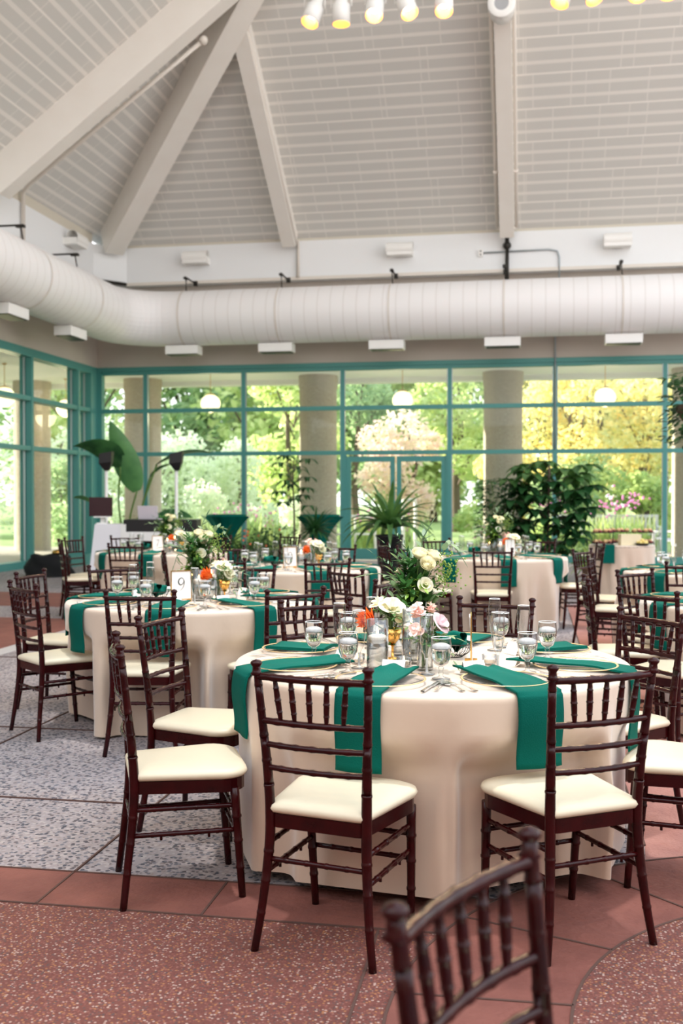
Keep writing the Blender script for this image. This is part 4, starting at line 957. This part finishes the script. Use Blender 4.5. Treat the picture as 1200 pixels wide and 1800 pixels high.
for key, ch in (('nine', '9'), ('eight', '8'), ('seven', '7'), ('five', ''), ('three', ''), ('four', '')):
    L = [('card', -.04 if key != 'five' else .15, -.20, ch, .45), ('basket', -.21, -.13), ('can1', .06, -.12, 'nearest'), ('can2', .12, .03, 'in the middle'), ('can1', -.02, .15, 'hindmost'), ('orange', .22, -.10), ('vot', .17, -.23, 'right of the card')]
    L += [('tall', .02, .08)] if key != 'eight' else []
    L += [('pink', .16, .12)]
    centre(key, L)

# ================================================================ PLANTS INDOORS
def pot_mesh(b, r, h, c=(0,0)):
    b.lathe([(0,0), (r*.72,0), (r*.76,.02), (r,h-.03), (r*1.06,h-.03), (r*1.06,h), (r*.95,h), (r*.93,h-.04)], 24, (c[0], c[1], 0))
def plant(name, X, Y, label, cat='potted plant', pot=(.16, .3), pm='pot', group=None):
    x, y = pl(X, Y); t = thing(name, (x, y, 0), view, label, cat, group)
    b = MB(); pot_mesh(b, *pot); put('pot', b, M[pm], parent=t); b = MB(); b.lathe([(0,pot[1]-.03), (pot[0]*.93,pot[1]-.04)], 20); put('soil', b, M['soil'], parent=t)
    return t
R = random.Random(11)
# bird of paradise
t = plant('bird_of_paradise_plant', -3.95, 19.4, 'huge paddle-leaved plant in the glass corner behind the booth', pot=(.26,.45))
ban = lambda q: math.sin(PI*min(1, .03+.97*q)**.75)**.75 if q < 1 else .02
for (pts, d, L, W, dr, tw, m) in (
    ([(0,0,.4), (.05,0,1.0), (.2,-.1,1.5)], (-.38,-.05,1.0), 1.38, .5, -.05, 1.35, 'banana'),
    ([(0,0,.4), (-.15,0,1.2), (-.10,-.1,1.95)], (-.62,-.25,.95), 1.0, .5, 1.5, .9, 'leafdark'),
    ([(0,0,.4), (.3,0,1.3), (.55,0,2.0)], (.75,-.2,.42), 1.15, .30, .75, .3, 'leafdark'),
    ([(0,0,.4), (.3,0,.75), (.45,-.1,.9)], (.9,-.2,.45), .85, .5, .7, .5, 'banana'),
    ([(0,0,.4), (.2,.1,1.0), (.4,.1,1.75)], (.25,0,.3), .5, .2, .9, .4, 'leafdark'),
    ([(0,0,.4), (-.3,.1,.8), (-.45,.1,1.1)], (-.6,.3,.6), .8, .35, .9, .4, 'leafmid')):
    b = MB(); b.tube(curve_pts(pts), .018, 7); sm = put('leaf_stalk', b, M['stem'], parent=t)
    b = MB(); b.blade(pts[-1], d, L, W, dr, 12, .22, ban, tw); put('leaf', b, M[m], parent=t)
# strappy plant in a tall dark urn, in front of the doors
t = plant('bromeliad', .62, 13.6, 'large strap-leaved bromeliad in a tall dark urn before the doors', pot=(.17,.92))
b = MB()
for i in range(44):
    q = i*2.399; el = 1.3-1.25*(i/44)**.8; b.blade((.03*math.cos(q), .03*math.sin(q), 1.0), (math.cos(q)*math.cos(el), math.sin(q)*math.cos(el), math.sin(el)+.25), .62+.12*R.random(), .085, 1.0+1.1*(i/44), 8, .35, lambda u: (1-.15*u)*(1-u**4)+.02)
put('leaf_rosette', b, M['leafmid'], parent=t)
# money tree
t = plant('money_tree', -.80, 17.6, 'slender tree with drooping hand-shaped leaves left of the doors', pot=(.17,.35), pm='terra')
b = MB(); b.tube(curve_pts([(0,0,.3), (.01,0,1.0), (-.01,0,1.6), (.0,0,2.0)]), [.02-.0008*i for i in range(16)], 8); put('trunk', b, M['bark'], parent=t); b = MB()
for i in range(15):
    q = i*2.4; z = 1.15+.06*i; e = Vector((math.cos(q)*.24, math.sin(q)*.16, z+.10)); b.tube([(0,0,z), e], .006, 5)
    for j in range(6): a = j*PI/3+i; b.blade(e, (math.cos(a), math.sin(a), .15), .24, .07, 1.6, 6, .2)
put('foliage', b, M['leafdark'], parent=t)
def palm(name, X, Y, label, h, n, L, W, pm='terra', mt='leafdark', pot=(.15,.3), trunk=True, droop=1.1, group=None):
    t = plant(name, X, Y, label, pot=pot, pm=pm, group=group)
    if trunk: b = MB(); b.tube([(0,0,pot[1]-.03), (0,0,h)], .025, 8); put('trunk', b, M['bark'], parent=t)
    b = MB()
    for i in range(n):
        q = i*2.399; el = 1.25-1.5*(i/n); b.blade((0,0,h), (math.cos(q)*math.cos(el), math.sin(q)*math.cos(el), math.sin(el)), L*R.uniform(.8,1.15), W, droop, 6, .3, lambda u: (1-u**3)*(.5+.5*min(1,u*5))+.02)
    put('foliage', b, M[mt], parent=t)
palm('dracaena', -.42, 16.9, 'spiky dracaena on a short trunk left of the double doors', .85, 60, .48, .045)
def bushy(name, X, Y, label, h, rad, n, L, W, mt, pot=(.15,.26), pm='terra', group=None, droop=.8):
    t = plant(name, X, Y, label, pot=pot, pm=pm, group=group); b = MB(); s = MB()
    for i in range(n):
        q = R.uniform(0, 2*PI); rr = rad*R.random()**.6; z = pot[1]+(h-pot[1])*R.random(); e = Vector((rr*math.cos(q), rr*math.sin(q), z))
        if i % 6 == 0: s.tube([(0,0,pot[1]-.03), e], .005, 4, False)
        b.blade(e, (math.cos(q)+R.uniform(-.6,.6), math.sin(q)+R.uniform(-.6,.6), R.uniform(-.3,.8)), L*R.uniform(.6,1.2), W, droop, 4, .2)
    put('stem', s, M['stem'], parent=t); put('foliage', b, M[mt], parent=t); return t
def fern(X, Y, label, h=.5, n=40, L=.6, mt='leafmid', z0=.26):
    t = plant('potted_fern', X, Y, label, pot=(.14,z0), group='potted ferns along the window'); b = MB()
    for i in range(n):
        q = R.uniform(0, 2*PI); b.blade((0,0,z0), (math.cos(q)*.7, math.sin(q)*.7, R.uniform(.5,1.6)), L*R.uniform(.7,1.2), .05, 1.2, 6, .3)
    put('frond', b, M[mt], parent=t)
fern(-2.75, 19.2, 'grassy plant beside the right speaker stand', n=70, L=.75, mt='leafdark'); fern(-2.2, 19.0, 'arching plant below the left teal cocktail table', L=.8, n=50, mt='leafdark'); fern(-1.75, 18.6, 'low fern right of the left teal cocktail table', L=.5)
bushy('shrubby_pot_plant', -1.25, 18.4, 'dense feathery plant with orange flowers near the window, left of the money tree', .85, .42, 260, .14, .05, 'leafdark')
bushy('shrubby_pot_plant', -1.6, 19.3, 'low dark green pot plant by the glass behind table eight', .6, .4, 160, .14, .05, 'leafmid')
bushy('shrubby_pot_plant', -1.0, 18.9, 'small leafy pot plant at the foot of the money tree', .6, .3, 120, .14, .05, 'leafdark')
b = MB(); x, y = pl(-1.25, 18.4)
for i in range(9): b.ball((x+R.uniform(-.4,.4), y-.3+R.uniform(-.2,.2), .55+R.uniform(0,.35)), .022, 6)
put('flower_cluster', b, M['orangefl'], 'scattered small orange blooms on the feathery plant by the window', 'flowers', kind='stuff')
# big palmate plant on the right
t = plant('aralia_plant', 3.45, 17.6, 'tall bushy plant with large drooping leaves right of the doors', pot=(.3,.45))
sb = MB(); b = MB(); b2 = MB()
for i in range(50):
    q = i*2.399; z = .5+1.5*(i/50)**.85; rr = .70*math.sin(PI*min(1,(z-.2)/2.3))**.6*(.6+.4*((i*7)%10)/9)+.05; e = Vector((rr*math.cos(q), rr*math.sin(q)*.7, z)); sb.tube([(0,0,z-.15), e], .009, 5, False)
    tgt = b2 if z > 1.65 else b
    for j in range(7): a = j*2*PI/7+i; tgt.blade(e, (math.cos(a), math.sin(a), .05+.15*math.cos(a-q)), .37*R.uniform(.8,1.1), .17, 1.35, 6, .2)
sb.tube([(0,0,.4), (.02,0,2.0)], .02, 7); sb.tube([(.02,0,2.0), (.0,0,2.15)], .012, 6); put('stem', sb, M['bark'], parent=t); put('foliage', b, M['leafdark'], parent=t); put('top_foliage', b2, M['leafmid'], parent=t, label='lighter green top leaves')
bushy('shrubby_pot_plant', 2.7, 17.8, 'dark small-leaved shrub left of the tall leafy plant', 1.7, .42, 700, .13, .065, 'leafdark', pot=(.22,.4))
bushy('shrubby_pot_plant', 3.0, 16.9, 'low mixed plant at the foot of the tall leafy plant', .8, .4, 200, .14, .05, 'leafdark')
bushy('shrubby_pot_plant', 4.1, 17.0, 'low bright green plant right of the tall leafy plant', .62, .38, 180, .16, .045, 'leafmid')
palm('young_palm', 3.9, 16.4, 'bright spiky plant near the floor right of the leafy plant', .35, 30, .42, .05, mt='leaflime', trunk=False)
bushy('flowering_pot_plant', 2.35, 17.4, 'pale flowering plant left of the dark shrub by the column', .95, .28, 120, .10, .04, 'rosep')
# hanging ivy at the right edge
x, y = pl(4.0, 12.0); t = thing('hanging_basket', (x, y, 2.3), 0, 'hanging basket of trailing ivy at the upper right frame edge', 'hanging plant')
b = MB(); b.lathe([(0,-.05), (.12,-.02), (.18,.08), (.19,.16)], 20); put('basket', b, M['bark'], parent=t); b = MB()
for i in range(3): q = i*2.1; b.tube([(.19*math.cos(q), .19*math.sin(q), .16), (0,0,1.6)], .004, 4)
b.tube([(0,0,1.6), (0,0,9.6)], .004, 4); put('chain', b, M['darkmetal'], parent=t); b = MB()
for i in range(360):
    q = R.uniform(0,2*PI); rr = R.uniform(.1,.34); b.blade((rr*math.cos(q), rr*math.sin(q), R.uniform(-.25,.55)-.3*(rr-.1)), (math.cos(q), math.sin(q), R.uniform(-.6,.6)), .10, .07, .8, 4)
put('ivy', b, M['leafdark'], parent=t)

# ================================================================ BOOTH, SPEAKERS, SIDE TABLES
x, y = pl(-3.55, 16.6); t = thing('music_booth', (x, y, 0), view, 'white draped booth table with black top in the glass corner', 'booth table')
b = MB(); b.bbox((-.28,-.25,0), (.12,.25,.98)); b.v = [(px+.0-(.12*(1-pz) if px < 0 else 0), py, pz) for px, py, pz in b.v]; put('drape', b, M['booth'], parent=t)
b = MB(); b.bbox((.12,-.26,0), (.20,.26,.98)); b.bbox((.95,-.26,0), (1.05,.26,.92)); b.bbox((.2,-.26,.72), (.95,-.2,.86)); put('white_frame', b, M['white'], parent=t)
b = MB(); b.bbox((.18,-.18,0), (.97,.2,.72)); put('dark_skirt', b, M['fabricb'], parent=t)
b = MB(); b.bbox((.16,-.24,.86), (1.30,.3,1.05)); put('keyboard_case', b, M['dark'], parent=t)
x2, y2 = pl(-3.02, 16.5); t = thing('laptop', (x2, y2, 1.05), view-.1, 'open silver laptop on the black booth top', 'laptop'); b = MB(); b.bbox((-.16,-.02,0), (.16,.2,.015)); put('base', b, M['silver'], parent=t); b = MB(); b.box((0,-.05,.11), (.32,.012,.21), rx=.2); put('lid', b, M['silver'], parent=t)
x2, y2 = pl(-3.75, 16.5); t = thing('monitor_on_stand', (x2, y2, .98), view+.1, 'maroon-backed monitor on a stand above the booth drape', 'monitor'); b = MB(); b.bbox((-.2,-.015,.12), (.16,.015,.42)); put('screen', b, M['screen'], parent=t); b = MB(); b.bbox((-.03,.0,0), (.03,.03,.2)); b.bbox((-.12,-.1,.10), (.14,.1,.12)); b.bbox((-.08,-.08,0), (.08,.08,.02)); put('stand', b, M['white'], parent=t)
for X, Y, l in ((-3.93, 17.6, 'left white pole speaker stand with a meshed black head, by the banana leaf'), (-2.76, 17.6, 'right white pole speaker stand with a meshed head, under the arching leaf')):
    x2, y2 = pl(X, Y); t = thing('speaker_on_stand', (x2, y2, 0), view, l, 'speaker', 'pole speakers')
    b = MB(); b.tube([(0,0,.02), (0,0,1.85)], .028, 10); put('pole', b, M['white'], parent=t)
    for k in range(3):
        q = k*2.1+.5; b = MB(); b.tube([(0,0,.5), (.45*math.cos(q), .45*math.sin(q), .02)], .014, 6); put('leg', b, M['white'], parent=t)
    b = MB(); P = [(-.10,-.08,2.12), (.11,-.08,2.16), (.12,.08,2.16), (-.10,.08,2.12), (-.02,-.04,1.84), (.05,-.04,1.84), (.05,.04,1.84), (-.02,.04,1.84), (-.11,-.08,1.96), (.10,-.08,1.98), (.10,.08,1.98), (-.11,.08,1.96)]
    b.add(P, [(0,1,2,3), (0,8,9,1), (1,9,10,2), (2,10,11,3), (3,11,8,0), (8,4,5,9), (9,5,6,10), (10,6,7,11), (11,7,4,8), (4,7,6,5)], False); put('speaker_head', b, M['dark'], parent=t)
for X, Y, l in ((-2.22, 20.3, 'teal-clothed cocktail table by the window behind table eight, leftmost of two'), (-.42, 20.2, 'teal-clothed cocktail table by the window behind the dracaena, nearer the doors')):
    x2, y2 = pl(X, Y); t = thing('cocktail_table', (x2, y2, 0), 0, l, 'cocktail table', 'teal cocktail tables')
    b = MB(); b.lathe([(0,1.06), (.37,1.06), (.385,1.05), (.385,1.02)], 32); put('tabletop_cloth', b, M['napkin'], parent=t)
    b = MB(); P = []
    for i in range(14):
        z = 1.02-1.02*i/13; rr = .13+.25*abs(z/1.02-.48)**1.6*3.2
        for k in range(48): q = 2*PI*k/48; s_ = rr*(1+.10*math.cos(4*q)*abs(z-.5)*2+.04*math.cos(12*q)); P.append((s_*math.cos(q), s_*math.sin(q), z))
    b.grid(P, 14, 48, True); put('stretch_skirt', b, M['napkin'], parent=t)
# dessert table
XD, YD = 3.93, 14.75; xd, yd = pl(XD, YD)
t = use([('tabletop', tt1), ('pedestal', tt2)], 'round_table', (xd, yd, 0), 0, 'small round dessert table under its cloth at the right window', 'table', None, (.58, .58, .97))
put('tablecloth', cloth_mesh('none', .45, .738, 77, False, 9, .025, .03), M['cloth'], 'gathered beige cloth on the small dessert table', 'tablecloth', 'beige tablecloths', loc=(xd, yd, .002))
def tiers(X, Y, n, w_, label):
    x, y = pl(X, Y); t = thing('tiered_stand', (x, y, .742), view, label, 'dessert stand', 'dessert stands')
    for q in (-w_/2+.01, w_/2-.01):
        for p in (-.06, .06): b = MB(); b.tube([(q,p,0), (q,p,.02+.15*(n-1))], .004, 5); put('upright_rod', b, M['dark'], parent=t)
    for k in range(n): b = MB(); b.bbox((-w_/2,-.07,.015+.15*k), (w_/2,.07,.025+.15*k)); put('tray', b, M['dark'], parent=t)
    return [(x, y, .742+.025+.15*k, w_) for k in range(n)]
pa = MB(); pa.lathe([(0,0), (.022,0), (.030,.022), (.032,.028), (.026,.042), (.012,.05), (0,.052)], 12); PA = pa.mesh('cupcake', M['pastry']); pa = MB(); pa.lathe([(0,0), (.026,0), (.030,.012), (.026,.022), (0,.026)], 12); PB = pa.mesh('berry_tart', M['berry'])
cnt = 0; cv, sv = math.cos(view), math.sin(view)
for (X, Y, n, w_, l) in ((3.62, 14.6, 2, .27, 'black wire tiered stand of cupcakes at the left of the dessert table'), (3.93, 14.85, 2, .25, 'black wire tiered stand behind the cream box'), (4.2, 14.7, 2, .30, 'black wire tiered stand of pastries at the right of the dessert table')):
    for (x, y, z, w2) in tiers(X, Y, n, w_, l):
        m = int(w2/.062); hi = 'upper' if z > .85 else 'lower'
        for i in range(m):
            for j in (-.032, .032):
                u = -w2/2+.035+i*(w2-.07)/(m-1); nm, me, wd = (('cupcake', PA, 'golden-topped cupcake') if (i+(j > 0)+cnt) % 2 == 0 else ('berry_tart', PB, 'dark berry tart'))
                one(nm, me, (x+u*cv-j*sv, y+u*sv+j*cv, z), 0, wd+' on the %s tray of the %s' % (hi, l.split('cupcakes ')[-1].split('pastries ')[-1] if 'cream' not in l else 'stand behind the cream box'), 'pastry', '%s on the %s tray, %s' % (wd, hi, l[-28:]))
    cnt += 1
x, y = pl(3.97, 14.5); b = MB(); b.bbox((-.14,-.08,0), (.14,.08,.15)); put('cake_box', b, M['cakebox'], 'cream-coloured box on the dessert table between the stands', 'box', loc=(x, y, .742), rz=view)
x, y = pl(4.12, 14.42); b = MB(); b.lathe([(0,0), (.07,0), (.11,.03), (.105,.03), (.06,.008), (0,.006)], 20); put('dark_bowl', b, M['dark'], 'dark shallow bowl of yellow fruit on the dessert table', 'bowl', loc=(x, y, .742))
pa = MB(); pa.ball((0,0,.026), .028, 10); LE = pa.mesh('lemon', M['lemon'])
for i in range(7): q = i*1.05; rr = .055 if i < 6 else 0; one('lemon', LE, (x+rr*math.cos(q), y+rr*math.sin(q), .742+.012+(.03 if i == 6 else 0)), q, 'pale yellow fruit in the dark bowl on the dessert table', 'fruit', 'fruit in the dark bowl')
x, y = pl(3.62, 14.33); b = MB(); b.bbox((-.085,-.05,.0), (.085,.10,.012)); b.bbox((-.085,-.062,-.24), (.085,-.05,.006)); put('napkin', b, M['napkin'], 'teal napkin hanging over the near left edge of the dessert table', 'napkin', 'teal napkins', loc=(x, y, .744), rz=view)
# left edge: bag, planter kerb
x, y = XW+1.55, 17.0; b = MB(); P = []
for i in range(9):
    for k in range(20):
        q = 2*PI*k/20; z = .38*i/8; s_ = (1-.25*(i/8)**2)*(1+.08*math.sin(3*q+i)); P.append((.45*s_*math.cos(q), .3*s_*math.sin(q), z+.02*math.sin(5*q)*(i/8)))
b.grid(P, 9, 20, True); b.f.append(tuple(8*20+k for k in range(20))); b.sm.append(True); put('equipment_bag', b, M['fabricb'], 'black soft bag on the floor at the left frame edge', 'bag', loc=(x-.15, y+.35, 0))
b = MB(); b.ball((0,0,0), .11, 12, (1,1,.5)); put('cloth_bundle', b, M['gold'], 'crumpled gold cloth lying on the black bag', 'cloth', loc=(x+.0, y+.4, .42))
b = MB(); b.bbox((-.25,-.9,0), (.25,.9,.05)); b.bbox((-.25,-.9,.05), (-.2,.9,.22)); b.bbox((.2,-.9,.05), (.25,.9,.22)); b.bbox((-.2,-.9,.05), (.2,-.85,.22)); b.bbox((-.2,.85,.05), (.2,.9,.22)); put('window_planter', b, M['teal'], 'low teal-grey trough on the floor along the left windows', 'planter', loc=(XW+.55, 20.4, 0))

# ================================================================ OUTSIDE
def bench(X, Y, W_, rz, label):
    x, y = pl(X, Y); t = thing('garden_bench', (x, y, -.02), rz, label, 'bench'); b = MB()
    n = int(W_/.10)
    for i in range(n): b.bbox((-W_/2+.05+i*(W_-.1)/n, .0, .45), (-W_/2+.10+i*(W_-.1)/n, .02, .88))
    b.bbox((-W_/2,-.01,.86), (W_/2,.03,.94)); put('backrest', b, M['benchw'], parent=t); b = MB()
    for i in range(4): b.bbox((-W_/2,-.45+i*.11,.41), (W_/2,-.36+i*.11,.44))
    put('seat', b, M['benchw'], parent=t)
    for sx_ in (-W_/2+.05, W_/2-.05):
        for sy, h in ((-.42,.6), (0,.9)): b = MB(); b.bbox((sx_-.04, sy-.03, 0), (sx_+.04, sy+.03, h)); put('leg', b, M['benchw'], parent=t)
        b = MB(); b.bbox((sx_-.05,-.46,.60), (sx_+.05,.02,.64)); put('armrest', b, M['benchw'], parent=t)
bench(6.9, 27.8, 2.9, view-.05, 'pale slatted garden bench outside behind the dessert table')
x, y = pl(8.2, 26.2); t = thing('adirondack_chair', (x, y, -.02), view-2.3, 'white slatted garden chair outside right of the bench', 'garden chair'); b = MB()
for i in range(6): b.box((-.25+i*.1, .3, .62), (.085,.02,.8), rx=.35)
put('backrest', b, M['benchw'], parent=t); b = MB()
for i in range(5): b.box((0, -.3+i*.12, .38-.02*i), (.6,.10,.02))
put('seat', b, M['benchw'], parent=t); b = MB()
for sx_ in (-.3,.3): b.box((sx_, 0, .55), (.1,.75,.025)); b.box((sx_,-.32,.27), (.05,.05,.55)); b.box((sx_,.28,.2), (.05,.05,.45))
put('frame', b, M['benchw'], parent=t)
x, y = -12.0, 21.3; t = thing('metal_garden_chair', (x, y, -.02), 1.0, 'dark green slatted metal chair outside the left windows', 'garden chair'); b = MB()
for i in range(9): b.box((-.24+i*.06, .22, .75), (.035,.015,.62), rx=.2)
b.tube([(-.28,.18,.42), (-.28,.32,1.1), (.28,.32,1.1), (.28,.18,.42)], .015, 6); put('backrest', b, M['greenmetal'], parent=t); b = MB(); b.bbox((-.27,-.25,.42), (.27,.22,.45)); put('seat', b, M['greenmetal'], parent=t)
for sx_ in (-.25,.25):
    for sy in (-.24,.2): b = MB(); b.tube([(sx_,sy,.42), (sx_*1.1,sy*1.2,0)], .015, 6); put('leg', b, M['greenmetal'], parent=t)
b = MB(); b.bbox((-.15,-.05,.0), (.15,.1,.5)); o = put('folded_umbrella', b, M['red'], None) if False else None
0 and put('red_bag', b, M['red'], 'small red cloth hanging outside the left windows near the corner', 'cloth', loc=(-11.3, 23.2, .62))
b = MB(); b.tube(curve_pts([(-.9,0,0), (-.9,0,.78), (-.8,0,.9), (.0,0,.9), (.1,0,.9), (.12,0,0)]), .035, 8); b.tube([(-.9,0,.45), (.12,0,.45)], .025, 8); b.tube([(-.4,0,0), (-.4,0,.9)], .025, 8)
x, y = pl(.75, 27.0); put('handrail', b, M['white'], 'white tube handrail outside seen through the left door', 'handrail', loc=(x, y, -.02), rz=view)
b = MB(); b.tube(curve_pts([(-.3,0,0), (-.3,0,1.2), (-.25,0,1.32), (-.05,0,1.32), (0,0,1.22), (0,0,0)]), .04, 8)
x, y = pl(1.85, 26.4); put('handrail', b, M['white'], 'white upright hoop rail outside seen between the two doors', 'handrail', loc=(x, y, -.02), rz=view)
# trees and shrubs
def tree(X, Y, h, rad, mt, label, n=2600, trunk=.14, low=.3, leaf=.26, cat='tree', sq=1.0, group='trees in the garden', name='garden_tree'):
    r = random.Random(int(X*31+Y*7)); x, y = pl(X, Y); t = thing(name, (x, y, -.04), 0, label, cat, group)
    zc = h*(low+1)/2; hz = h*(1-low)/2; blobs = []
    if trunk:
        b = MB(); b.tube(curve_pts([(0,0,0), (r.uniform(-.2,.2), 0, h*.3), (r.uniform(-.3,.3), r.uniform(-.3,.3), h*.6), (0,0,h*.85)]), [trunk*(1-.05*i) for i in range(16)], 8)
    for i in range(max(5, int(rad*5))):
        a = r.uniform(0, 2*PI); el = r.uniform(-1, 1); k = r.random()**.5*.75; c = Vector((rad*k*math.cos(a)*math.sqrt(1-el*el*.8), rad*k*math.sin(a)*math.sqrt(1-el*el*.8), zc+hz*el*.78)); blobs.append((c, rad*r.uniform(.28,.48)))
        if trunk: b.tube([(0,0,max(h*.25, c.z-rad*.7)), c], trunk*.22, 5, False)
    if trunk: put('trunk', b, M['bark'], parent=t)
    b = MB()
    for i in range(n):
        c, br = blobs[i % len(blobs)]; v = Vector((r.gauss(0,1), r.gauss(0,1), r.gauss(0,1))).normalized()*br*r.uniform(.55,1.08); v.z *= sq; p = c+v
        if p.z < .05: p.z = .05+r.random()*.3
        d = Vector((r.gauss(0,1), r.gauss(0,1), r.gauss(-.2,.7))).normalized(); s = d.orthogonal().normalized(); L = leaf*r.uniform(.6,1.2)
        b.add([p-d*L*.5, p+s*L*.3, p+d*L*.5, p-s*L*.3], [(0,1,2,3)], False)
    put('crown', b, M[mt], parent=t)
    return t
K = 0
# tall wood behind
for i, (X, Y, h, rad, mt) in enumerate([(-30, 62, 15, 6, 'tB'), (-24, 58, 13, 5, 'tA'), (-18, 64, 15, 6, 'tB'), (-13, 56, 12, 4.5, 'tA'), (-8.5, 60, 13, 5, 'tB'), (-4, 56, 12, 4.6, 'tA'), (0.5, 62, 14, 5.2, 'tB'), (5, 58, 12, 4.8, 'tA'), (9.5, 62, 13, 5.2, 'tB'), (14, 57, 12, 5, 'tC'), (19, 62, 14, 5.5, 'tA'), (25, 58, 13, 5, 'tB')]):
    tree(X, Y, h, rad, mt, ['deep green', 'mid green', 'yellowing'][('tB', 'tA', 'tC').index(mt)]+' tall tree in the wood behind the garden, '+['far left', 'left of the corner', 'behind the corner', 'behind the left column', 'left of the doors', 'behind the pink tree', 'behind the doors', 'right of the doors', 'behind the sunlit column', 'behind the yellow tree', 'at the right frame edge', 'beyond the right edge'][i], 4200, .3, .05, .62)
for (X, Y, h, rad, mt, n, tk, low, leaf, l) in [
    (-9.5, 36, 3.9, 2.6, 'tD', 4200, .1, .02, .22, 'pale green bush behind the left columns'),
    (-6.2, 34, 3.4, 2.2, 'tD', 4000, .1, .02, .20, 'pale green shrub behind the big banana leaf'),
    (-3.2, 33, 3.0, 1.9, 'tD', 3600, .08, .02, .18, 'pale feathery shrub outside above the speaker stand'),
    (-1.8, 40, 7.5, 2.4, 'tA', 3600, .16, .1, .28, 'yellow-green tree outside left of the middle column'),
    (.6, 41, 6.5, 2.2, 'tB', 3000, .2, .2, .28, 'green tree outside behind the middle column'),
    (2.1, 33, 3.9, 1.75, 'tE', 3800, .1, .12, .17, 'pinkish-leaved small tree seen through the doors'),
    (4.6, 42, 7, 2.3, 'tA', 3400, .22, .15, .28, 'green tree with a thick trunk seen right of the doors'),
    (5.9, 36, 3.3, 1.5, 'tC', 2200, .1, .25, .2, 'small golden tree seen left of the sunlit column'),
    (7.6, 34, 6.0, 2.3, 'tC', 4200, .12, .3, .22, 'golden yellow tree behind the globe lamp and leafy plant'),
    (10.3, 36, 6.2, 2.4, 'tC', 3600, .12, .32, .22, 'golden yellow tree at the right, behind the rightmost lamp'),
    (9.2, 32, 2.7, 1.5, 'tF', 3400, .08, .0, .2, 'feathery yellow-green conifer behind the garden chair'),
    (7.3, 33, 2.5, 1.7, 'tB', 3200, .08, .0, .18, 'rounded green shrub behind the garden bench'),
    (12.0, 34, 3.6, 2.0, 'tF', 3200, .1, .0, .22, 'green conifer at the right edge of the windows'),
    (4.3, 30.5, 1.2, 1.1, 'tF', 2200, 0, .0, .12, 'low bright green shrub outside right of the doors'),
    (1.2, 31, 1.0, 1.0, 'tD', 1800, 0, .0, .12, 'low pale shrub outside seen through the left door'),
    (-1.0, 30.5, 1.3, 1.2, 'tD', 2400, 0, .0, .13, 'low flowering shrub outside behind the money tree'),
    (-3.6, 29.5, 1.5, 1.4, 'tD', 2600, 0, .0, .13, 'low pale shrub outside behind the right speaker'),
    (-8.2, 30.5, 2.2, 1.6, 'tB', 2800, .06, .0, .16, 'green shrub outside at the corner of the walkway'),
    (-14.2, 37.5, 4.8, 2.4, 'tA', 3800, .1, .0, .24, 'light green tree outside the left windows'),
    (-13.6, 26.5, 2.2, 1.5, 'tB', 2600, .06, .0, .16, 'dark green shrub outside the left windows'),
    (-21, 40, 7, 3.4, 'tB', 3600, .16, .0, .3, 'green tree outside at the left frame edge'),
    ]:
    tree(X, Y, h, rad, mt, l, n, tk, low, leaf, 'shrub' if h < 3.5 else 'tree')
# unseen tall trees, added to keep the low sun off the left windows
for i in range(8):
    x, y = (-20.5, -23.5)[i % 2], (6.5, 9.5, 12.5, 15.5, 18.2, 20.6, 14.0, 22.0)[i]; X, Y = x*C_+y*S_, -x*S_+y*C_
    tree(X, Y, 15, 3.6, 'tB', 'unseen tall tree added to block sun, beyond the left frame edge', 4600, .3, .0, .8)
# pink flowers outside
b = MB(); r = random.Random(4)
for (X, Y, z, s_, n) in ((6.9, 26.9, 1.15, .35, 40), (5.3, 27.2, 1.2, .5, 40), (1.0, 28.5, .7, .6, 60), (-2.6, 28.0, .9, .8, 60), (7.6, 27.3, 1.3, .25, 30)):
    for i in range(n): x, y = pl(X+r.gauss(0, s_*.6), Y+r.gauss(0,.3)); b.ball((x, y, max(.1, z+r.gauss(0,.15))), .03, 5)
put('pink_blossom', b, M['pinkfl'], 'scattered pink blossoms in the beds outside the windows', 'flowers', kind='stuff')
b = MB()
for (X, Y, n, s_) in ((6.9, 27.1, 260, .5), (5.3, 27.4, 260, .6), (1.0, 28.6, 320, .8), (-2.6, 28.1, 400, 1.0), (7.7, 27.4, 160, .3)):
    for i in range(n): x, y = pl(X+r.gauss(0, s_*.6), Y+r.gauss(0,.3)); b.blade((x, y, -.04+.0), (r.gauss(0,.25), r.gauss(0,.25), 1), r.uniform(.4,1.15), .04, .5, 3)
put('flower_bed_foliage', b, M['tF'], 'tufts of thin green stalks in the flower beds outside', 'plants', kind='stuff')
